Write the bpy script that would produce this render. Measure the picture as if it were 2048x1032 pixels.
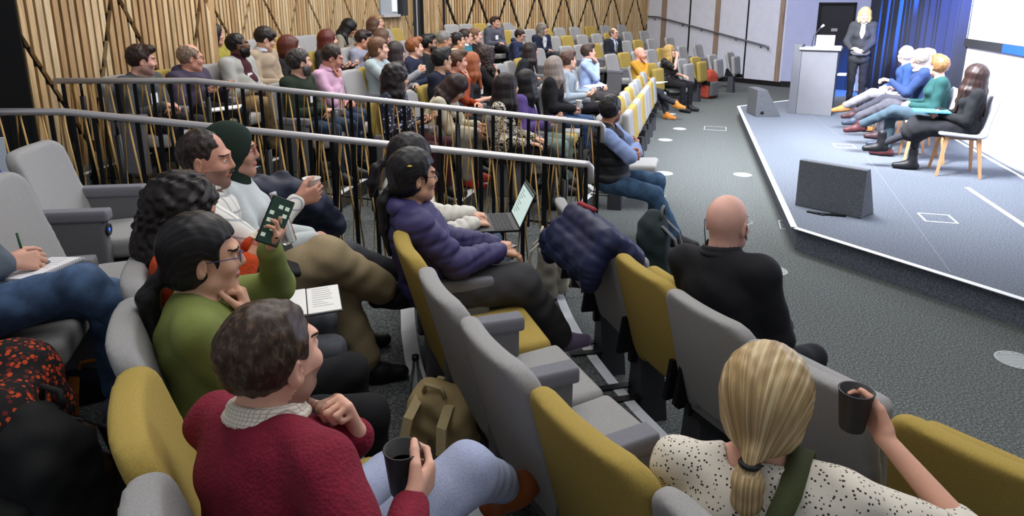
import bpy, bmesh, math, random
import numpy as np
from mathutils import Vector, Matrix
random.seed(7)
C = bpy.context.scene.collection
for o in list(bpy.data.objects): bpy.data.objects.remove(o)
Q = 1.0          # voxel size multiplier of the sculpted surfaces
PI = math.pi
# ------------------------------------------------------------------ camera (24 mm, cropped frame)
F_, CY, TH, HC = 1365., 349.5, math.radians(14.1), 2.0
cam = bpy.data.objects.new('camera', bpy.data.cameras.new('camera')); C.objects.link(cam)
cam.location = (0, 0, HC); cam.rotation_euler = (PI/2 - TH, 0, 0)
cam.data.sensor_width = 36; cam.data.lens = 36*F_/2048
cam.data.shift_y = -(516-CY)/2048; cam.data.clip_end = 100; cam.data.clip_start = .05
bpy.context.scene.camera = cam
_c, _s = math.cos(TH), math.sin(TH)
def at(u, v, z):
    a = (u-1024)/F_; b = -(v-CY)/F_
    t = (z-HC)/(-_s+_c*b)
    return (a*t, (_c+_s*b)*t)
def pr(x, y, z):
    z -= HC; zc = y*_c - z*_s
    return (1024+F_*x/zc, CY-F_*(y*_s+z*_c)/zc, zc)
# ------------------------------------------------------------------ view, world, lights
sc = bpy.context.scene
sc.view_settings.view_transform = 'Standard'; sc.view_settings.look = 'None'
sc.view_settings.exposure = 0.30; sc.view_settings.gamma = 1.0
try: sc.view_settings.use_curve_mapping = False
except Exception: pass
w = bpy.data.worlds.new('world'); sc.world = w; w.use_nodes = True
w.node_tree.nodes['Background'].inputs[0].default_value = (.90, .94, 1.0, 1)
w.node_tree.nodes['Background'].inputs[1].default_value = 0.30
def area(name, loc, tgt, sx, sy, power, col=(1, 1, 1), spread=180):
    l = bpy.data.lights.new(name, 'AREA'); l.shape = 'RECTANGLE'; l.size = sx; l.size_y = sy
    l.energy = power; l.color = col; l.spread = math.radians(spread)
    o = bpy.data.objects.new(name, l); C.objects.link(o); o.location = loc
    d = Vector(tgt)-Vector(loc); o.rotation_euler = d.to_track_quat('-Z', 'Y').to_euler(); return o
def spot(name, loc, tgt, power, ang, col=(1, 1, 1), blend=.6, rad=.12):
    l = bpy.data.lights.new(name, 'SPOT'); l.energy = power; l.color = col
    l.spot_size = math.radians(ang); l.spot_blend = blend; l.shadow_soft_size = rad
    o = bpy.data.objects.new(name, l); C.objects.link(o); o.location = loc
    d = Vector(tgt)-Vector(loc); o.rotation_euler = d.to_track_quat('-Z', 'Y').to_euler(); return o
area('ceiling_light_near', (0.5, 2.5, 4.6), (0.5, 2.6, 0), 4, 3, 95, (1, .97, .93))
area('ceiling_light_middle', (0.3, 8.0, 4.9), (0.2, 8.4, 0), 5, 4, 205, (1, .98, .95))
area('ceiling_light_far', (1.8, 14.5, 4.9), (1.8, 15, 0), 6, 4, 300, (1, .97, .93))
area('ceiling_light_wall', (-1.2, 7.5, 4.7), (-4.2, 8.5, 1.2), 4, 1.2, 75, (1, .95, .88))
area('stage_light_wash', (2.6, 7.0, 4.9), (5.2, 8.8, .4), 2.0, 2.0, 430, (.90, .94, 1), 110)
spot('stage_light_panel', (1.6, 6.0, 4.6), (5.3, 8.6, 1.0), 1900, 42, (.93, .95, 1))
spot('stage_light_speaker', (2.6, 8.0, 4.4), (6.0, 11.9, 1.1), 1700, 26, (.95, .96, 1))
spot('curtain_light_blue', (6.0, 9.6, 4.7), (7.30, 12.9, 2.1), 26000, 23, (.02, .20, 1), .9, .04)
spot('curtain_light_blue_side', (5.3, 8.4, 4.6), (6.9, 10.8, 1.6), 5000, 36, (.06, .16, 1), .8, .05)
spot('wall_light_blue', (6.0, 14.0, 4.2), (7.0, 16.4, 2.2), 120, 70, (.25, .35, 1), .9)
# ------------------------------------------------------------------ materials
M = {}
def _nt(name, col, rough=.8, metal=0., spec=.3):
    m = bpy.data.materials.new(name); m.use_nodes = True
    b = m.node_tree.nodes['Principled BSDF']
    b.inputs['Base Color'].default_value = (*col, 1); b.inputs['Roughness'].default_value = rough
    b.inputs['Metallic'].default_value = metal; b.inputs['Specular IOR Level'].default_value = spec
    m.diffuse_color = (*col, 1)
    return m, m.node_tree.nodes, m.node_tree.links, b
def lin(h):
    if isinstance(h, str):
        v = [int(h[i:i+2], 16)/255 for i in (0, 2, 4)]
        return tuple(x/12.92 if x <= .04045 else ((x+.055)/1.055)**2.4 for x in v)
    return h
def mat(col, kind='plain', rough=.8, metal=0., **k):
    """procedural material; col as sRGB hex. kinds: plain, fabric, noise, wood, hair, skin, knit, check, dots, floral, camo, quilt, denim"""
    key = (col, kind, rough, metal, tuple(sorted(k.items())))
    if key in M: return M[key]
    c = lin(col); m, N, L, b = _nt(kind+'_'+str(col), c, rough, metal, k.get('spec', .3))
    def tex(kind2, scale=None, **kk):
        n = N.new(kind2)
        for a, v in kk.items():
            if a in n.inputs.keys(): n.inputs[a].default_value = v
            else: setattr(n, a, v)
        if scale is not None: n.inputs['Scale'].default_value = scale
        return n
    tc = N.new('ShaderNodeTexCoord'); mp = N.new('ShaderNodeMapping'); L.new(tc.outputs['Object'], mp.inputs['Vector'])
    V = mp.outputs['Vector']
    def ramp(src, stops, interp='LINEAR'):
        r = N.new('ShaderNodeValToRGB'); r.color_ramp.interpolation = interp
        e = r.color_ramp.elements
        while len(e) < len(stops): e.new(.5)
        for i, (p, cc) in enumerate(stops): e[i].position = p; e[i].color = (*cc, 1)
        L.new(src, r.inputs['Fac']); return r.outputs['Color']
    def sh(f): return tuple(min(1, x*f) for x in c)
    def bump(src, st, dist=.002):
        bb = N.new('ShaderNodeBump'); bb.inputs['Strength'].default_value = st; bb.inputs['Distance'].default_value = dist
        L.new(src, bb.inputs['Height']); L.new(bb.outputs[0], b.inputs['Normal'])
    if kind in ('fabric', 'noise', 'skin', 'denim', 'plainc', 'knit', 'quilt'):
        n = tex('ShaderNodeTexNoise', {'fabric': 260, 'noise': k.get('scale', 60), 'skin': 14, 'denim': 18, 'plainc': 6, 'knit': 40, 'quilt': 9}[kind], Detail=4.); L.new(V, n.inputs['Vector'])
        a = k.get('amt', {'fabric': .16, 'noise': .35, 'skin': .10, 'denim': .35, 'plainc': .12, 'knit': .15, 'quilt': .2}[kind])
        L.new(ramp(n.outputs['Fac'], [(.3, sh(1-a)), (.7, sh(1+a))]), b.inputs['Base Color'])
        if kind == 'skin':
            b.inputs['Subsurface Weight'].default_value = .12; b.inputs['Subsurface Scale'].default_value = .02
            b.inputs['Subsurface Radius'].default_value = (1, .35, .2); b.inputs['Roughness'].default_value = .55
        elif kind == 'knit':
            v = tex('ShaderNodeTexVoronoi', 130); L.new(V, v.inputs['Vector']); bump(v.outputs['Distance'], .5, .004)
        elif kind == 'quilt': bump(n.outputs['Fac'], .5, .02)
        else: bump(n.outputs['Fac'], .25)
    elif kind == 'hair':
        mp.inputs['Scale'].default_value = k.get('sc', (26, 3.2, 1))
        if 'sc' not in k: L.new(tc.outputs['UV'], mp.inputs['Vector'])
        n = tex('ShaderNodeTexNoise', 1.0, Detail=5., Distortion=.6); L.new(V, n.inputs['Vector'])
        c2 = lin(k['col2']) if 'col2' in k else sh(2.0)
        L.new(ramp(n.outputs['Fac'], [(.3, sh(.6)), (.5, c), (.72, c2)]), b.inputs['Base Color'])
        b.inputs['Roughness'].default_value = .45; bump(n.outputs['Fac'], .5, .002)
    elif kind == 'check':
        mp.inputs['Rotation'].default_value = (.25, .1, .1)
        col2 = lin(k['col2']); out = None; t = k.get('t', .9)
        for ax in 'XZ':
            wv = tex('ShaderNodeTexWave', k.get('scale', 14), bands_direction=ax); wv.inputs['Distortion'].default_value = 0; L.new(V, wv.inputs['Vector'])
            f = ramp(wv.outputs['Fac'], [(t, (0, 0, 0)), (min(1, t+.07), (1, 1, 1))])
            if out is None: out = f
            else:
                mx = N.new('ShaderNodeMath'); mx.operation = 'MAXIMUM'; L.new(out, mx.inputs[0]); L.new(f, mx.inputs[1]); out = mx.outputs[0]
        mix = N.new('ShaderNodeMix'); mix.data_type = 'RGBA'; L.new(out, mix.inputs['Factor'])
        mix.inputs['A'].default_value = (*c, 1); mix.inputs['B'].default_value = (*col2, 1); L.new(mix.outputs['Result'], b.inputs['Base Color'])
    elif kind in ('dots', 'floral'):
        n = tex('ShaderNodeTexNoise', 20.); L.new(V, n.inputs['Vector'])
        v = tex('ShaderNodeTexVoronoi', k.get('scale', 90)); L.new(V, v.inputs['Vector'])
        sp = lin(k['col2'])
        mask = ramp(v.outputs['Distance'], [(k.get('t', .25), (1, 1, 1)), (k.get('t', .25)+.05, (0, 0, 0))])
        mix = N.new('ShaderNodeMix'); mix.data_type = 'RGBA'; L.new(mask, mix.inputs['Factor'])
        mix.inputs['A'].default_value = (*c, 1); mix.inputs['B'].default_value = (*sp, 1)
        if 'col3' in k:
            c3 = lin(k['col3']); hs = ramp(v.outputs['Color'], [(.35, sp), (.5, c3)], 'CONSTANT'); L.new(hs, mix.inputs['B'])
        L.new(mix.outputs['Result'], b.inputs['Base Color'])
    elif kind == 'camo':
        n = tex('ShaderNodeTexNoise', k.get('scale', 38), Detail=1.5, Distortion=1.6); L.new(V, n.inputs['Vector'])
        L.new(ramp(n.outputs['Fac'], [(0, c), (.49, lin(k['col2']))], 'CONSTANT'), b.inputs['Base Color'])
    elif kind == 'wood':
        mp.inputs['Scale'].default_value = k.get('sc', (30, 30, 2.5))
        n = tex('ShaderNodeTexNoise', 1.0, Detail=4., Distortion=1.2); L.new(V, n.inputs['Vector'])
        L.new(ramp(n.outputs['Fac'], [(.3, sh(.72)), (.7, sh(1.18))]), b.inputs['Base Color']); bump(n.outputs['Fac'], .15)
    if 'emit' in k:
        b.inputs['Emission Color'].default_value = (*c, 1); b.inputs['Emission Strength'].default_value = k['emit']
    if 'alpha' in k: b.inputs['Alpha'].default_value = k['alpha']
    if 'trans' in k: b.inputs['Transmission Weight'].default_value = k['trans']
    M[key] = m; return m
def carpet(name, c1, c2, c3):
    m, N, L, b = _nt(name, c1, .95, 0, .15)
    tc = N.new('ShaderNodeTexCoord')
    n = N.new('ShaderNodeTexNoise'); n.inputs['Scale'].default_value = 95; n.inputs['Detail'].default_value = 3; L.new(tc.outputs['Object'], n.inputs['Vector'])
    r = N.new('ShaderNodeValToRGB'); e = r.color_ramp.elements; e.new(.5)
    for i, (p, cc) in enumerate(((.32, c1), (.52, c2), (.72, c3))): e[i].position = p; e[i].color = (*cc, 1)
    L.new(n.outputs['Fac'], r.inputs['Fac']); L.new(r.outputs['Color'], b.inputs['Base Color'])
    bb = N.new('ShaderNodeBump'); bb.inputs['Strength'].default_value = .5; bb.inputs['Distance'].default_value = .004
    L.new(n.outputs['Fac'], bb.inputs['Height']); L.new(bb.outputs[0], b.inputs['Normal']); return m
M['carpet'] = carpet('carpet_floor', (.045, .050, .050), (.100, .109, .108), (.225, .24, .236))
M['carpet_stage'] = carpet('carpet_stage', (.07, .08, .10), (.12, .135, .165), (.2, .22, .26))
GREY = mat('939292', 'fabric', .95, amt=.13); YEL = mat('9f8946', 'fabric', .95, amt=.13)
GARM = mat('67676b', 'fabric', .95, amt=.13); BLK = mat('15161a', 'plain', .45); BLKM = mat('101114', 'plain', .35, .2)
STEEL = mat('c6c3c6', 'plain', .36, .65); GOLD = mat('b08c50', 'plain', .45, .15); WHT = mat('dcdee2', 'plain', .6)
# ------------------------------------------------------------------ object helpers
def link(name, me, parent=None, mats=()):
    o = bpy.data.objects.new(name, me); C.objects.link(o)
    for m in mats: me.materials.append(m)
    if parent is not None: o.parent = parent
    return o
def tag(o, label, cat, group=None, kind=None):
    o['label'] = label; o['category'] = cat
    if group: o['group'] = group
    if kind: o['kind'] = kind
    return o
def thing(name, label, cat, loc=(0, 0, 0), rz=0., group=None):
    o = bpy.data.objects.new(name, None); C.objects.link(o); o.location = loc; o.rotation_euler = (0, 0, rz); o.empty_display_size = .1
    return tag(o, label, cat, group)
def struct(o): o['kind'] = 'structure'; return o
def npmesh(name, V, Fq, mi=None):
    me = bpy.data.meshes.new(name); n = len(V); f = len(Fq); k = Fq.shape[1]
    me.vertices.add(n); me.vertices.foreach_set('co', V.astype(np.float32).ravel())
    me.loops.add(f*k); me.loops.foreach_set('vertex_index', Fq.astype(np.int32).ravel())
    me.polygons.add(f); me.polygons.foreach_set('loop_start', np.arange(0, f*k, k, dtype=np.int32))
    me.polygons.foreach_set('loop_total', np.full(f, k, dtype=np.int32))
    me.polygons.foreach_set('use_smooth', np.ones(f, dtype=bool))
    if mi is not None: me.polygons.foreach_set('material_index', mi.astype(np.int32))
    me.update(calc_edges=True); return me
class MB:
    """collects boxes, tubes, lathes and prisms into one mesh"""
    def __init__(s): s.v = []; s.f = []; s.m = []; s.sm = []
    def add(s, vs, fs, mi=0, smooth=False):
        o = len(s.v); s.v += [tuple(v) for v in vs]; s.f += [tuple(i+o for i in f) for f in fs]; s.m += [mi]*len(fs); s.sm += [smooth]*len(fs); return s
    def box(s, a, b, mi=0, rz=0., T=None):
        vs = [(x, y, z) for z in (a[2], b[2]) for y in (a[1], b[1]) for x in (a[0], b[0])]
        if rz:
            cx, cy = (a[0]+b[0])/2, (a[1]+b[1])/2; c, sn = math.cos(rz), math.sin(rz)
            vs = [(cx+(x-cx)*c-(y-cy)*sn, cy+(x-cx)*sn+(y-cy)*c, z) for x, y, z in vs]
        if T is not None: vs = [T @ Vector(v) for v in vs]
        return s.add(vs, [(0, 2, 3, 1), (4, 5, 7, 6), (0, 1, 5, 4), (2, 6, 7, 3), (0, 4, 6, 2), (1, 3, 7, 5)], mi)
    def hexa(s, vs, mi=0):
        return s.add(vs, [(0, 2, 3, 1), (4, 5, 7, 6), (0, 1, 5, 4), (2, 6, 7, 3), (0, 4, 6, 2), (1, 3, 7, 5)], mi)
    def tube(s, pts, r, n=10, mi=0, caps=True, flat=None):
        pts = [Vector(p) for p in pts]; rs = r if isinstance(r, (list, tuple)) else [r]*len(pts); vs = []; fs = []
        up = Vector((0, 0, 1))
        for i, p in enumerate(pts):
            d = (pts[min(i+1, len(pts)-1)]-pts[max(i-1, 0)]).normalized()
            a = d.cross(up)
            if a.length < .05: a = d.cross(Vector((1, 0, 0)))
            a.normalize(); b = a.cross(d)
            for j in range(n):
                t = 2*PI*j/n; vs.append(p+a*rs[i]*math.cos(t)+b*rs[i]*math.sin(t)*(flat or 1))
        for i in range(len(pts)-1):
            for j in range(n): k = (j+1) % n; fs.append((i*n+j, i*n+k, (i+1)*n+k, (i+1)*n+j))
        if caps: fs.append(tuple(range(n-1, -1, -1))); fs.append(tuple((len(pts)-1)*n+j for j in range(n)))
        return s.add(vs, fs, mi, n > 5)
    def lathe(s, prof, c=(0, 0, 0), n=24, mi=0, T=None):
        vs = []; fs = []; m = len(prof)
        for r, z in prof:
            for j in range(n):
                t = 2*PI*j/n; v = Vector((c[0]+r*math.cos(t), c[1]+r*math.sin(t), c[2]+z)); vs.append(T @ v if T is not None else v)
        for i in range(m-1):
            for j in range(n): k = (j+1) % n; fs.append((i*n+j, i*n+k, (i+1)*n+k, (i+1)*n+j))
        if prof[0][0] > 0: fs.append(tuple(range(n-1, -1, -1)))
        if prof[-1][0] > 0: fs.append(tuple((m-1)*n+j for j in range(n)))
        return s.add(vs, fs, mi, True)
    def prism(s, poly, z0, z1, mi=0):
        n = len(poly); vs = [(x, y, z0) for x, y in poly]+[(x, y, z1) for x, y in poly]
        fs = [tuple(range(n-1, -1, -1)), tuple(range(n, 2*n))]+[(i, (i+1) % n, n+(i+1) % n, n+i) for i in range(n)]
        return s.add(vs, fs, mi)
    def build(s, name, mats, parent=None, bevel=0., seg=2):
        me = bpy.data.meshes.new(name); me.from_pydata(s.v, [], s.f)
        me.polygons.foreach_set('material_index', s.m); me.polygons.foreach_set('use_smooth', s.sm); me.update()
        o = link(name, me, parent, mats if isinstance(mats, (list, tuple)) else [mats])
        if bevel:
            md = o.modifiers.new('bevel', 'BEVEL'); md.width = bevel; md.segments = seg; md.limit_method = 'ANGLE'; md.angle_limit = math.radians(40)
        return o
# ------------------------------------------------------------------ sculpting: distance field -> smooth quad mesh
def A3(*x): return np.array(x, dtype=np.float64)
def unit(v): v = np.asarray(v, float); n = np.linalg.norm(v); return v/n if n > 1e-9 else v
def rotx(a): c, s = math.cos(a), math.sin(a); return np.array([[1, 0, 0], [0, c, -s], [0, s, c]])
def roty(a): c, s = math.cos(a), math.sin(a); return np.array([[c, 0, s], [0, 1, 0], [-s, 0, c]])
def rotz(a): c, s = math.cos(a), math.sin(a); return np.array([[c, -s, 0], [s, c, 0], [0, 0, 1]])
class Fld:
    def __init__(s): s.p = []
    def cap(s, a, b, ra, rb=None, k=.02, op=1, rip=None): s.p.append(('c', np.asarray(a, float), np.asarray(b, float), ra, ra if rb is None else rb, k, op, rip)); return s
    def ell(s, c, r, R=None, k=.02, op=1): s.p.append(('e', np.asarray(c, float), np.asarray(r, float), R, 0, k, op, None)); return s
    def box(s, c, h, rd=.01, R=None, k=.01, op=1): s.p.append(('b', np.asarray(c, float), np.asarray(h, float), R, rd, k, op, None)); return s
    def chain(s, pts, rs, k=.02, op=1, rip=None):
        for i in range(len(pts)-1): s.cap(pts[i], pts[i+1], rs[i], rs[i+1], k, op, rip)
        return s
    def mesh(s, name, h, disp=None, warp=None, matfn=None, pad=.0, lo=None, hi=None):
        h = h*Q; mn = []; mx = []
        for t, a, b, ra, rb, k, op, rip in s.p:
            if t == 'c': q = np.minimum(a-ra, b-rb), np.maximum(a+ra, b+rb)
            elif t == 'e':
                e = b if ra is None else np.sqrt(((ra*b[None, :])**2).sum(1)); q = a-e, a+e
            else:
                e = b if ra is None else np.abs(ra) @ b; q = a-e, a+e
            mn.append(q[0]); mx.append(q[1])
        add = [i for i, p in enumerate(s.p) if p[6] > 0]
        L0 = np.min([mn[i] for i in add], 0)-3*h-pad if lo is None else np.asarray(lo); H0 = np.max([mx[i] for i in add], 0)+3*h+pad if hi is None else np.asarray(hi)
        n = np.ceil((H0-L0)/h).astype(int)+1
        D = np.full(n, 1.0, np.float32)
        ax = [(L0[i]+h*np.arange(n[i])).astype(np.float32) for i in range(3)]
        for (t, a, b, ra, rb, k, op, rip), m0, m1 in zip(s.p, mn, mx):
            pd = k+3*h+pad; i0 = np.maximum(0, np.floor((m0-pd-L0)/h).astype(int)); i1 = np.minimum(n, np.ceil((m1+pd-L0)/h).astype(int)+1)
            if warp is not None: i0 = np.zeros(3, int); i1 = n
            if np.any(i1 <= i0): continue
            sl = tuple(slice(i0[j], i1[j]) for j in range(3))
            X = ax[0][sl[0]][:, None, None]; Y = ax[1][sl[1]][None, :, None]; Z = ax[2][sl[2]][None, None, :]
            if warp is not None: X, Y, Z = warp(X, Y, Z)
            if t == 'c':
                ba = (b-a); bb = float(ba @ ba)+1e-12; px, py, pz = X-a[0], Y-a[1], Z-a[2]
                T = np.clip((px*ba[0]+py*ba[1]+pz*ba[2])/bb, 0, 1)
                rr = ra+(rb-ra)*T
                if rip is not None: rr = rr + rip[0]*(np.abs(np.sin(PI*T*rip[1]))-.5)
                d = np.sqrt((px-T*ba[0])**2+(py-T*ba[1])**2+(pz-T*ba[2])**2)-rr
            else:
                px, py, pz = X-a[0], Y-a[1], Z-a[2]
                if ra is not None:
                    R = ra.T; px, py, pz = (R[0, 0]*px+R[0, 1]*py+R[0, 2]*pz, R[1, 0]*px+R[1, 1]*py+R[1, 2]*pz, R[2, 0]*px+R[2, 1]*py+R[2, 2]*pz)
                if t == 'e':
                    k0 = np.sqrt((px/b[0])**2+(py/b[1])**2+(pz/b[2])**2); k1 = np.sqrt((px/b[0]**2)**2+(py/b[1]**2)**2+(pz/b[2]**2)**2)+1e-9
                    d = k0*(k0-1)/k1
                else:
                    qx, qy, qz = np.abs(px)-b[0]+rb, np.abs(py)-b[1]+rb, np.abs(pz)-b[2]+rb
                    d = np.sqrt(np.maximum(qx, 0)**2+np.maximum(qy, 0)**2+np.maximum(qz, 0)**2)+np.minimum(np.maximum(qx, np.maximum(qy, qz)), 0)-rb
            W = D[sl]
            if op > 0: hh = np.clip(.5+.5*(W-d)/k, 0, 1); D[sl] = W+(d-W)*hh-k*hh*(1-hh)
            else: d = -d; hh = np.clip(.5-.5*(W-d)/k, 0, 1); D[sl] = W+(d-W)*hh+k*hh*(1-hh)
        if disp is not None: D += disp(ax[0][:, None, None], ax[1][None, :, None], ax[2][None, None, :]).astype(np.float32)
        D[0] = D[-1] = 1; D[:, 0] = D[:, -1] = 1; D[:, :, 0] = D[:, :, -1] = 1
        V, Fq = nets(D, h, L0)
        mi = None
        if matfn is not None: mi = matfn(V[Fq].mean(1))
        return npmesh(name, V, Fq, mi)
def nets(D, h, o):
    S = D < 0; n = D.shape
    c = [S[i:n[0]-1+i, j:n[1]-1+j, k:n[2]-1+k] for i in (0, 1) for j in (0, 1) for k in (0, 1)]
    cnt = np.zeros(c[0].shape, np.uint8)
    for q in c: cnt += q
    act = np.argwhere((cnt > 0) & (cnt < 8)); idx = np.full(cnt.shape, -1, np.int32); idx[tuple(act.T)] = np.arange(len(act))
    P = np.zeros((len(act), 3)); w = np.zeros(len(act)); I, J, K = act.T
    cv = {(i, j, k): D[I+i, J+j, K+k] for i in (0, 1) for j in (0, 1) for k in (0, 1)}
    for a in cv:
        for ax in range(3):
            if a[ax] == 0:
                b = list(a); b[ax] = 1; b = tuple(b); va, vb = cv[a], cv[b]; m = (va < 0) != (vb < 0)
                t = np.where(m, va/np.where(m, va-vb, 1), 0)
                for q in range(3): P[:, q] += np.where(m, a[q]+(t if q == ax else 0), 0)
                w += m
    V = o+h*(act+P/np.maximum(w, 1)[:, None]); Fs = []
    for ax in range(3):
        u, v = (ax+1) % 3, (ax+2) % 3
        s0 = [slice(None)]*3; s1 = [slice(None)]*3; s0[ax] = slice(0, -1); s1[ax] = slice(1, None)
        a, b = S[tuple(s0)], S[tuple(s1)]; e = np.argwhere(a != b)
        e = e[(e[:, u] > 0) & (e[:, v] > 0) & (e[:, u] < n[u]-1) & (e[:, v] < n[v]-1)]
        if not len(e): continue
        fl = a[tuple(e.T)]
        def cell(du, dv): q = e.copy(); q[:, u] -= du; q[:, v] -= dv; return idx[tuple(q.T)]
        q = np.stack([cell(1, 1), cell(0, 1), cell(0, 0), cell(1, 0)], 1)
        Fs.append(np.where(fl[:, None], q, q[:, ::-1]))
    Fq = np.concatenate(Fs); return V, Fq[(Fq >= 0).all(1)]
# ------------------------------------------------------------------ people
def ik(S, T, l1, l2, pole):
    d = T-S; L = np.linalg.norm(d); u = d/max(L, 1e-6); L2 = min(max(L, abs(l1-l2)+.02), l1+l2-.004); T = S+u*L2
    a = (l1*l1-l2*l2+L2*L2)/(2*L2); h = math.sqrt(max(l1*l1-a*a, 0)); p = np.asarray(pole, float); p = p-u*(p @ u)
    return S+u*a+unit(p)*h, T
CURL = dict(relax=(22, 30, 20), fist=(75, 95, 50), grip=(38, 48, 30), flat=(6, 10, 6), soft=(40, 50, 25), type=(30, 35, 20), pinch=(50, 60, 30))
def hand(F, W, f, p, side, pose, h, s=1.0):
    """palm, four bent fingers and a side-set thumb; f finger direction, p palm normal, side +1 right hand"""
    f = unit(f); p = np.asarray(p, float); p = unit(p-f*(p @ f)); t = unit(np.cross(f, p))*side   # t points to the thumb side
    c = [math.radians(x) for x in CURL[pose]]; rmin = .82*h
    K = []
    for i, o in enumerate((.027, .009, -.010, -.028)):
        kn = W+f*(.088-.004*abs(i-1))*s+t*o*s; K.append(kn)
        F.cap(W+f*.012+t*o*.55*s, kn, max(.0145*s, rmin), max(.0115*s, rmin), k=.012)
    lens = ((.040, .024, .019), (.045, .028, .021), (.041, .026, .020), (.032, .019, .017))
    for i, kn in enumerate(K):
        a = 0; q = kn; r0 = (.0092, .0095, .0090, .0080)[i]*s; spread = (.07, .02, -.03, -.09)[i]
        for j in range(3):
            a += c[j]*(1+.06*i); d = f*math.cos(a)+p*math.sin(a)+t*spread
            q2 = q+unit(d)*lens[i][j]*s; F.cap(q, q2, max(r0*(1-.1*j), rmin), max(r0*(.9-.12*j), rmin), k=.003); q = q2
    op = .55 if pose in ('grip', 'fist', 'pinch', 'soft') else .15
    q = W+f*.02*s+t*.022*s; q1 = q+unit(f*.7+t*.65+p*op*.6)*.045*s; q2 = q1+unit(f*.85+t*.25+p*op)*.034*s; q3 = q2+unit(f*.9-t*.05+p*op)*.026*s
    F.cap(q, q1, .016*s, .0125*s, k=.012); F.cap(q1, q2, max(.0115*s, rmin), max(.0105*s, rmin), k=.004); F.cap(q2, q3, max(.0105*s, rmin), max(.0085*s, rmin), k=.003)
    return W+f*.075*s+p*.03*s, f, p, t
def arms_preset(nm, X):
    HCl, RH, hz = X['HC'], X['RH'], X['hz']-.53
    R = {}
    if nm == 'lap': R = dict(R=dict(at=(.055, .27, .665), f=(-.75, .6, -.1), p=(-.2, -.2, -1), pose='soft'), L=dict(at=(-.05, .25, .645), f=(.75, .6, .0), p=(.2, -.3, -.9), pose='soft'))
    elif nm == 'thigh': R = dict(R=dict(at=(.12, .27, .655), f=(-.15, 1, -.12), p=(0, -.1, -1), pose='relax'), L=dict(at=(-.12, .27, .655), f=(.15, 1, -.12), p=(0, -.1, -1), pose='relax'))
    elif nm == 'read': R = dict(R=dict(at=(.13, .27, .72), f=(-.4, .9, .1), p=(-.3, .1, .9), pose='grip'), L=dict(at=(-.13, .27, .72), f=(.4, .9, .1), p=(.3, .1, .9), pose='grip'))
    elif nm == 'cross': R = dict(R=dict(at=(-.06, .24, .82), f=(-1, .1, .05), p=(0, -1, 0), pose='soft', pole=(1, .25, -.45)), L=dict(at=(.08, .275, .78), f=(1, .1, .0), p=(0, -1, 0), pose='soft', pole=(-1, .25, -.45)))
    elif nm == 'type': R = dict(R=dict(at=(.09, .31, .70), f=(-.2, .9, -.15), p=(0, -.2, -1), pose='type'), L=dict(at=(-.09, .31, .70), f=(.2, .9, -.15), p=(0, -.2, -1), pose='type'))
    elif nm == 'chinR':
        R = arms_preset('lap', X); w = HCl+RH @ A3(.035, .12, -.185); R['R'] = dict(at=w, f=RH @ A3(-.25, -.25, 1), p=RH @ A3(-.2, -1, -.2), pose='fist', pole=(.35, .25, -1), abs=1)
    elif nm == 'chinL':
        R = arms_preset('lap', X); w = HCl+RH @ A3(-.035, .12, -.185); R['L'] = dict(at=w, f=RH @ A3(.25, -.25, 1), p=RH @ A3(.2, -1, -.2), pose='fist', pole=(-.35, .25, -1), abs=1)
    elif nm == 'drinkR':
        R = arms_preset('thigh', X); w = HCl+RH @ A3(.10, .15, -.11); R['R'] = dict(at=w, f=RH @ A3(-.8, .25, .45), p=RH @ A3(-.3, -1, 0), pose='grip', pole=(.7, 0, -1), abs=1)
    elif nm == 'cupR': R = arms_preset('lap', X); R['R'] = dict(at=(.13, .36, .82), f=(-.45, .6, .5), p=(-.8, -.4, 0), pose='grip')
    for k in R:
        if not R[k].get('abs') and hz: R[k] = dict(R[k]); q = R[k]['at']; R[k]['at'] = (q[0], q[1], q[2]+hz)
    return R
def legs_preset(nm):
    if nm == 'normal': return dict(R=dict(at=(.12, .44, .09), t=(.15, 1, 0)), L=dict(at=(-.12, .44, .09), t=(-.15, 1, 0)))
    if nm == 'out': return dict(R=dict(at=(.13, .60, .09), t=(.15, 1, .1)), L=dict(at=(-.13, .52, .09), t=(-.15, 1, .1)))
    if nm == 'tuck': return dict(R=dict(at=(.08, .30, .09), t=(.1, 1, 0)), L=dict(at=(-.08, .26, .09), t=(-.1, 1, 0)))
    if nm == 'crossR': return dict(L=dict(at=(-.06, .42, .09), t=(-.1, 1, 0)), R=dict(at=(-.10, .74, .36), t=(-.1, .9, -.15), pole=(.5, .4, 1), dz=.07))
    if nm == 'crossL': return dict(R=dict(at=(.06, .42, .09), t=(.1, 1, 0)), L=dict(at=(.10, .74, .36), t=(.1, .9, -.15), pole=(-.5, .4, 1), dz=.07))
    if nm == 'stand': return dict(R=dict(at=(.09, .02, .09), t=(.2, 1, 0), pole=(0, 1, 0)), L=dict(at=(-.09, -.02, .09), t=(-.25, 1, 0), pole=(0, 1, 0)))
def foldy(amp, fr=26., seed=0.):
    def g(X, Y, Z): return amp*(np.sin(X*fr+2.1*np.sin(Z*fr*.55+seed)+seed)*np.sin(Z*fr*.9+1.7*np.sin(Y*fr*.7+seed*2))+.5*np.sin(Y*fr*1.7+X*fr*.8+seed)*np.sin(Z*fr*1.9+seed))
    return g
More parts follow.
